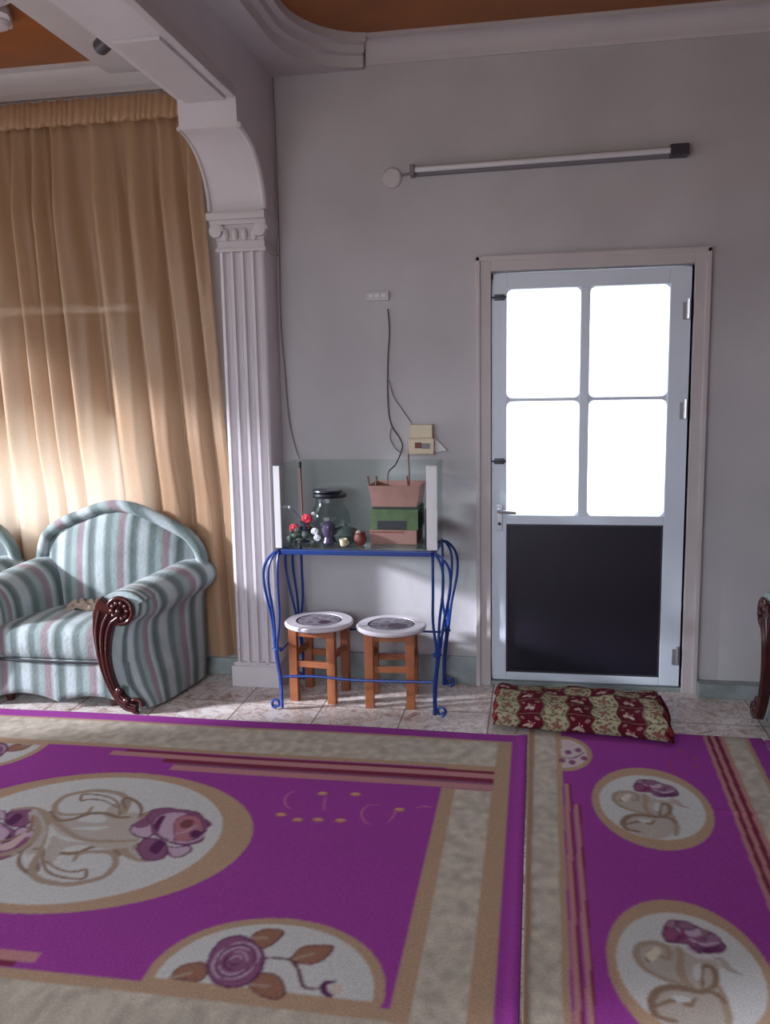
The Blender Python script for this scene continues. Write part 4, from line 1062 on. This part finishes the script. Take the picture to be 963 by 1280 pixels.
# ---------------------------------------------------------------- folded mat at the door
def doormat():
    x0_, x1_ = .025, .775; n = 190; prof = []
    # cross section (y,z) of the folded bundle, front bottom -> over the top -> back
    cs = crom([(-.565, 0, .012), (-.578, 0, .045), (-.562, 0, .082), (-.52, 0, .103), (-.45, 0, .108), (-.38, 0, .112), (-.31, 0, .108), (-.25, 0, .09), (-.232, 0, .05), (-.245, 0, .012)], 12)
    L = [0]
    for a, b in zip(cs, cs[1:]): L.append(L[-1]+(b-a).length)
    CR = s2l((168, 158, 130)); BU = s2l((92, 26, 40)); GR = s2l((112, 116, 88)); WH = s2l((186, 168, 154)); DK = s2l((56, 22, 26)); GN = s2l((104, 112, 84))
    V = []; C = []; nc = len(cs)
    for i in range(n+1):
        u = i/n; x = x0_+(x1_-x0_)*u
        e = min(u, 1-u); sq = 1-.35*max(0, 1-e/.035)**2
        for k, c_ in enumerate(cs):
            yy = -.40+(c_.x+.40)*(.97+.03*math.sin(x*9))-(.02+.13*(x-.03))*max(0, min(1, (-.25-c_.x)/.3)); zz = c_.z*sq*(1+.07*math.sin(x*14+k*.1)+.04*math.sin(x*37))
            V.append((x+.008*math.sin(k*.3)*(1 if u > .5 else -1), yy, max(zz, .022 if yy < -.53 else .004)))
            w = L[k]; cu_, cv = (x-x0_)/.1075, w/.088
            a, b = int(math.floor(cu_)), int(math.floor(cv)); fu, fv = cu_-a-.5, cv-b-.5
            dark = (a+(b if b > 1 else 0)) % 2 == 1
            col = BU if dark else CR
            d = math.hypot(fu*1.0, fv); an = math.atan2(fv, fu)
            if dark:
                if math.hypot(fu+.05, fv+.12) < .17+.07*math.cos(5*an): col = (WH if d > .10 else s2l((150, 84, 80)))
                elif math.hypot(fu-.28, fv-.25) < .10 or math.hypot(fu+.3, fv-.28) < .08: col = s2l((150, 110, 104))
                elif d > .42 and math.sin(fu*23)*math.sin(fv*21) > .5: col = DK
            else:
                if d < .17+.07*math.cos(4*an+1): col = s2l((132, 92, 80))
                elif math.sin(fu*16+2)*math.sin(fv*15+1) > .55: col = GN
                elif math.sin(fu*13)*math.sin(fv*17) < -.75: col = BU
            if abs(fu) > .47 or abs(fv) > .48: col = tuple(.55*a_ for a_ in s2l((150, 120, 100)))
            if u < .02 or u > .965: col = BU if (k//5) % 2 else s2l((140, 60, 60))
            C.append(col)
    Fc = [(i*nc+k, i*nc+k+1, (i+1)*nc+k+1, (i+1)*nc+k) for i in range(n) for k in range(nc-1)]
    Fc += [tuple(range(nc))[::-1], tuple(n*nc+k for k in range(nc))]
    me = bpy.data.meshes.new('folded_mat'); me.from_pydata([(v[0]-.4, v[1]+.4, v[2]-.0) for v in V], [], Fc)
    ca = me.color_attributes.new('pat', 'FLOAT_COLOR', 'POINT')
    ca.data.foreach_set('color', np.array([(*c_, 1) for c_ in C], np.float32).ravel())
    me.materials.append(matm); me.shade_smooth()
    o = bpy.data.objects.new('folded_mat', me); COL.objects.link(o); o.location = (.4, -.4, 0.0)
    tag(o, 'folded burgundy and cream flower-checked mat lying at the foot of the door', 'mat')
    m = MB()
    for zz in (.035, .07):
        for s_ in (1,):
            m.tube(crom([(x1_+.004, -.56, zz), (x1_+.010, -.45, zz+.004), (x1_+.006, -.34, zz), (x1_+.004, -.26, zz-.005)], 6), .008, 8)
    f_ = m.build('fold_edge', matm, None, loc=(0, 0, 0)); f_.parent = o; f_.location = (-.4, .4, 0)
    me = f_.data; ca = me.color_attributes.new('pat', 'FLOAT_COLOR', 'POINT'); ca.data.foreach_set('color', np.tile(np.array([*BU, 1], np.float32), len(me.vertices)))
doormat()

# ---------------------------------------------------------------- light
w = bpy.data.worlds.new('world'); S.world = w; w.use_nodes = True
bg = w.node_tree.nodes['Background']; bg.inputs['Strength'].default_value = 8.0
_nt = w.node_tree; _g = _nt.nodes.new('ShaderNodeNewGeometry'); _sx = _nt.nodes.new('ShaderNodeSeparateXYZ'); _nt.links.new(_g.outputs['Incoming'], _sx.inputs[0])
_mr = _nt.nodes.new('ShaderNodeMapRange'); _mr.inputs['From Min'].default_value = -.12; _mr.inputs['From Max'].default_value = .12; _nt.links.new(_sx.outputs['Z'], _mr.inputs['Value'])
_mx = _nt.nodes.new('ShaderNodeMix'); _mx.data_type = 'RGBA'; _mx.inputs['A'].default_value = (.84, .92, 1.02, 1); _mx.inputs['B'].default_value = (.42, .40, .38, 1)   # overcast sky above, pale ground below
_nt.links.new(_mr.outputs[0], _mx.inputs['Factor']); _nt.links.new(_mx.outputs['Result'], bg.inputs['Color'])
def portal(loc, rot, sx, sy):
    l = bpy.data.lights.new('portal', 'AREA'); l.shape = 'RECTANGLE'; l.size = sx; l.size_y = sy; l.cycles.is_portal = True
    o = bpy.data.objects.new('portal', l); COL.objects.link(o); o.location = loc; o.rotation_euler = rot
for (a, b, z0, z1) in LW: portal((XL-T, (a+b)/2, (z0+z1)/2), (0, -PI/2, 0), z1-z0, b-a)
for (a, b, z0, z1) in RWH: portal((XR+T, (a+b)/2, (z0+z1)/2), (0, PI/2, 0), z1-z0, b-a)
for (a, b, z0, z1) in RR: portal(((a+b)/2, YR-T, (z0+z1)/2), (PI/2, 0, 0), b-a, z1-z0)
portal((.45, T, 1.4), (-PI/2, 0, 0), .9, 1.25)
portal(((WB0+WB1)/2, T, 1.08), (-PI/2, 0, 0), WB1-WB0, .56)
sun = bpy.data.lights.new('sun', 'SUN'); sun.energy = 10.5; sun.angle = math.radians(5); sun.color = (.86, .89, 1.0)
so = bpy.data.objects.new('sun', sun); COL.objects.link(so)
el, azx, azy = math.tan(math.radians(18)), 3.3, 1.20
d = Vector((azx, azy, -el*math.hypot(azx, azy))); so.rotation_euler = d.to_track_quat('-Z', 'Y').to_euler(); so.location = (-6, -2, 4)

S.view_settings.view_transform = 'Standard'; S.view_settings.look = 'None'; S.view_settings.gamma = 1; S.view_settings.use_curve_mapping = False
S.view_settings.exposure = 0.0
S.cycles.max_bounces = 10; S.cycles.diffuse_bounces = 6; S.cycles.transparent_max_bounces = 16
S.cycles.sample_clamp_indirect = 6
S.cycles.caustics_reflective = False; S.cycles.caustics_refractive = False
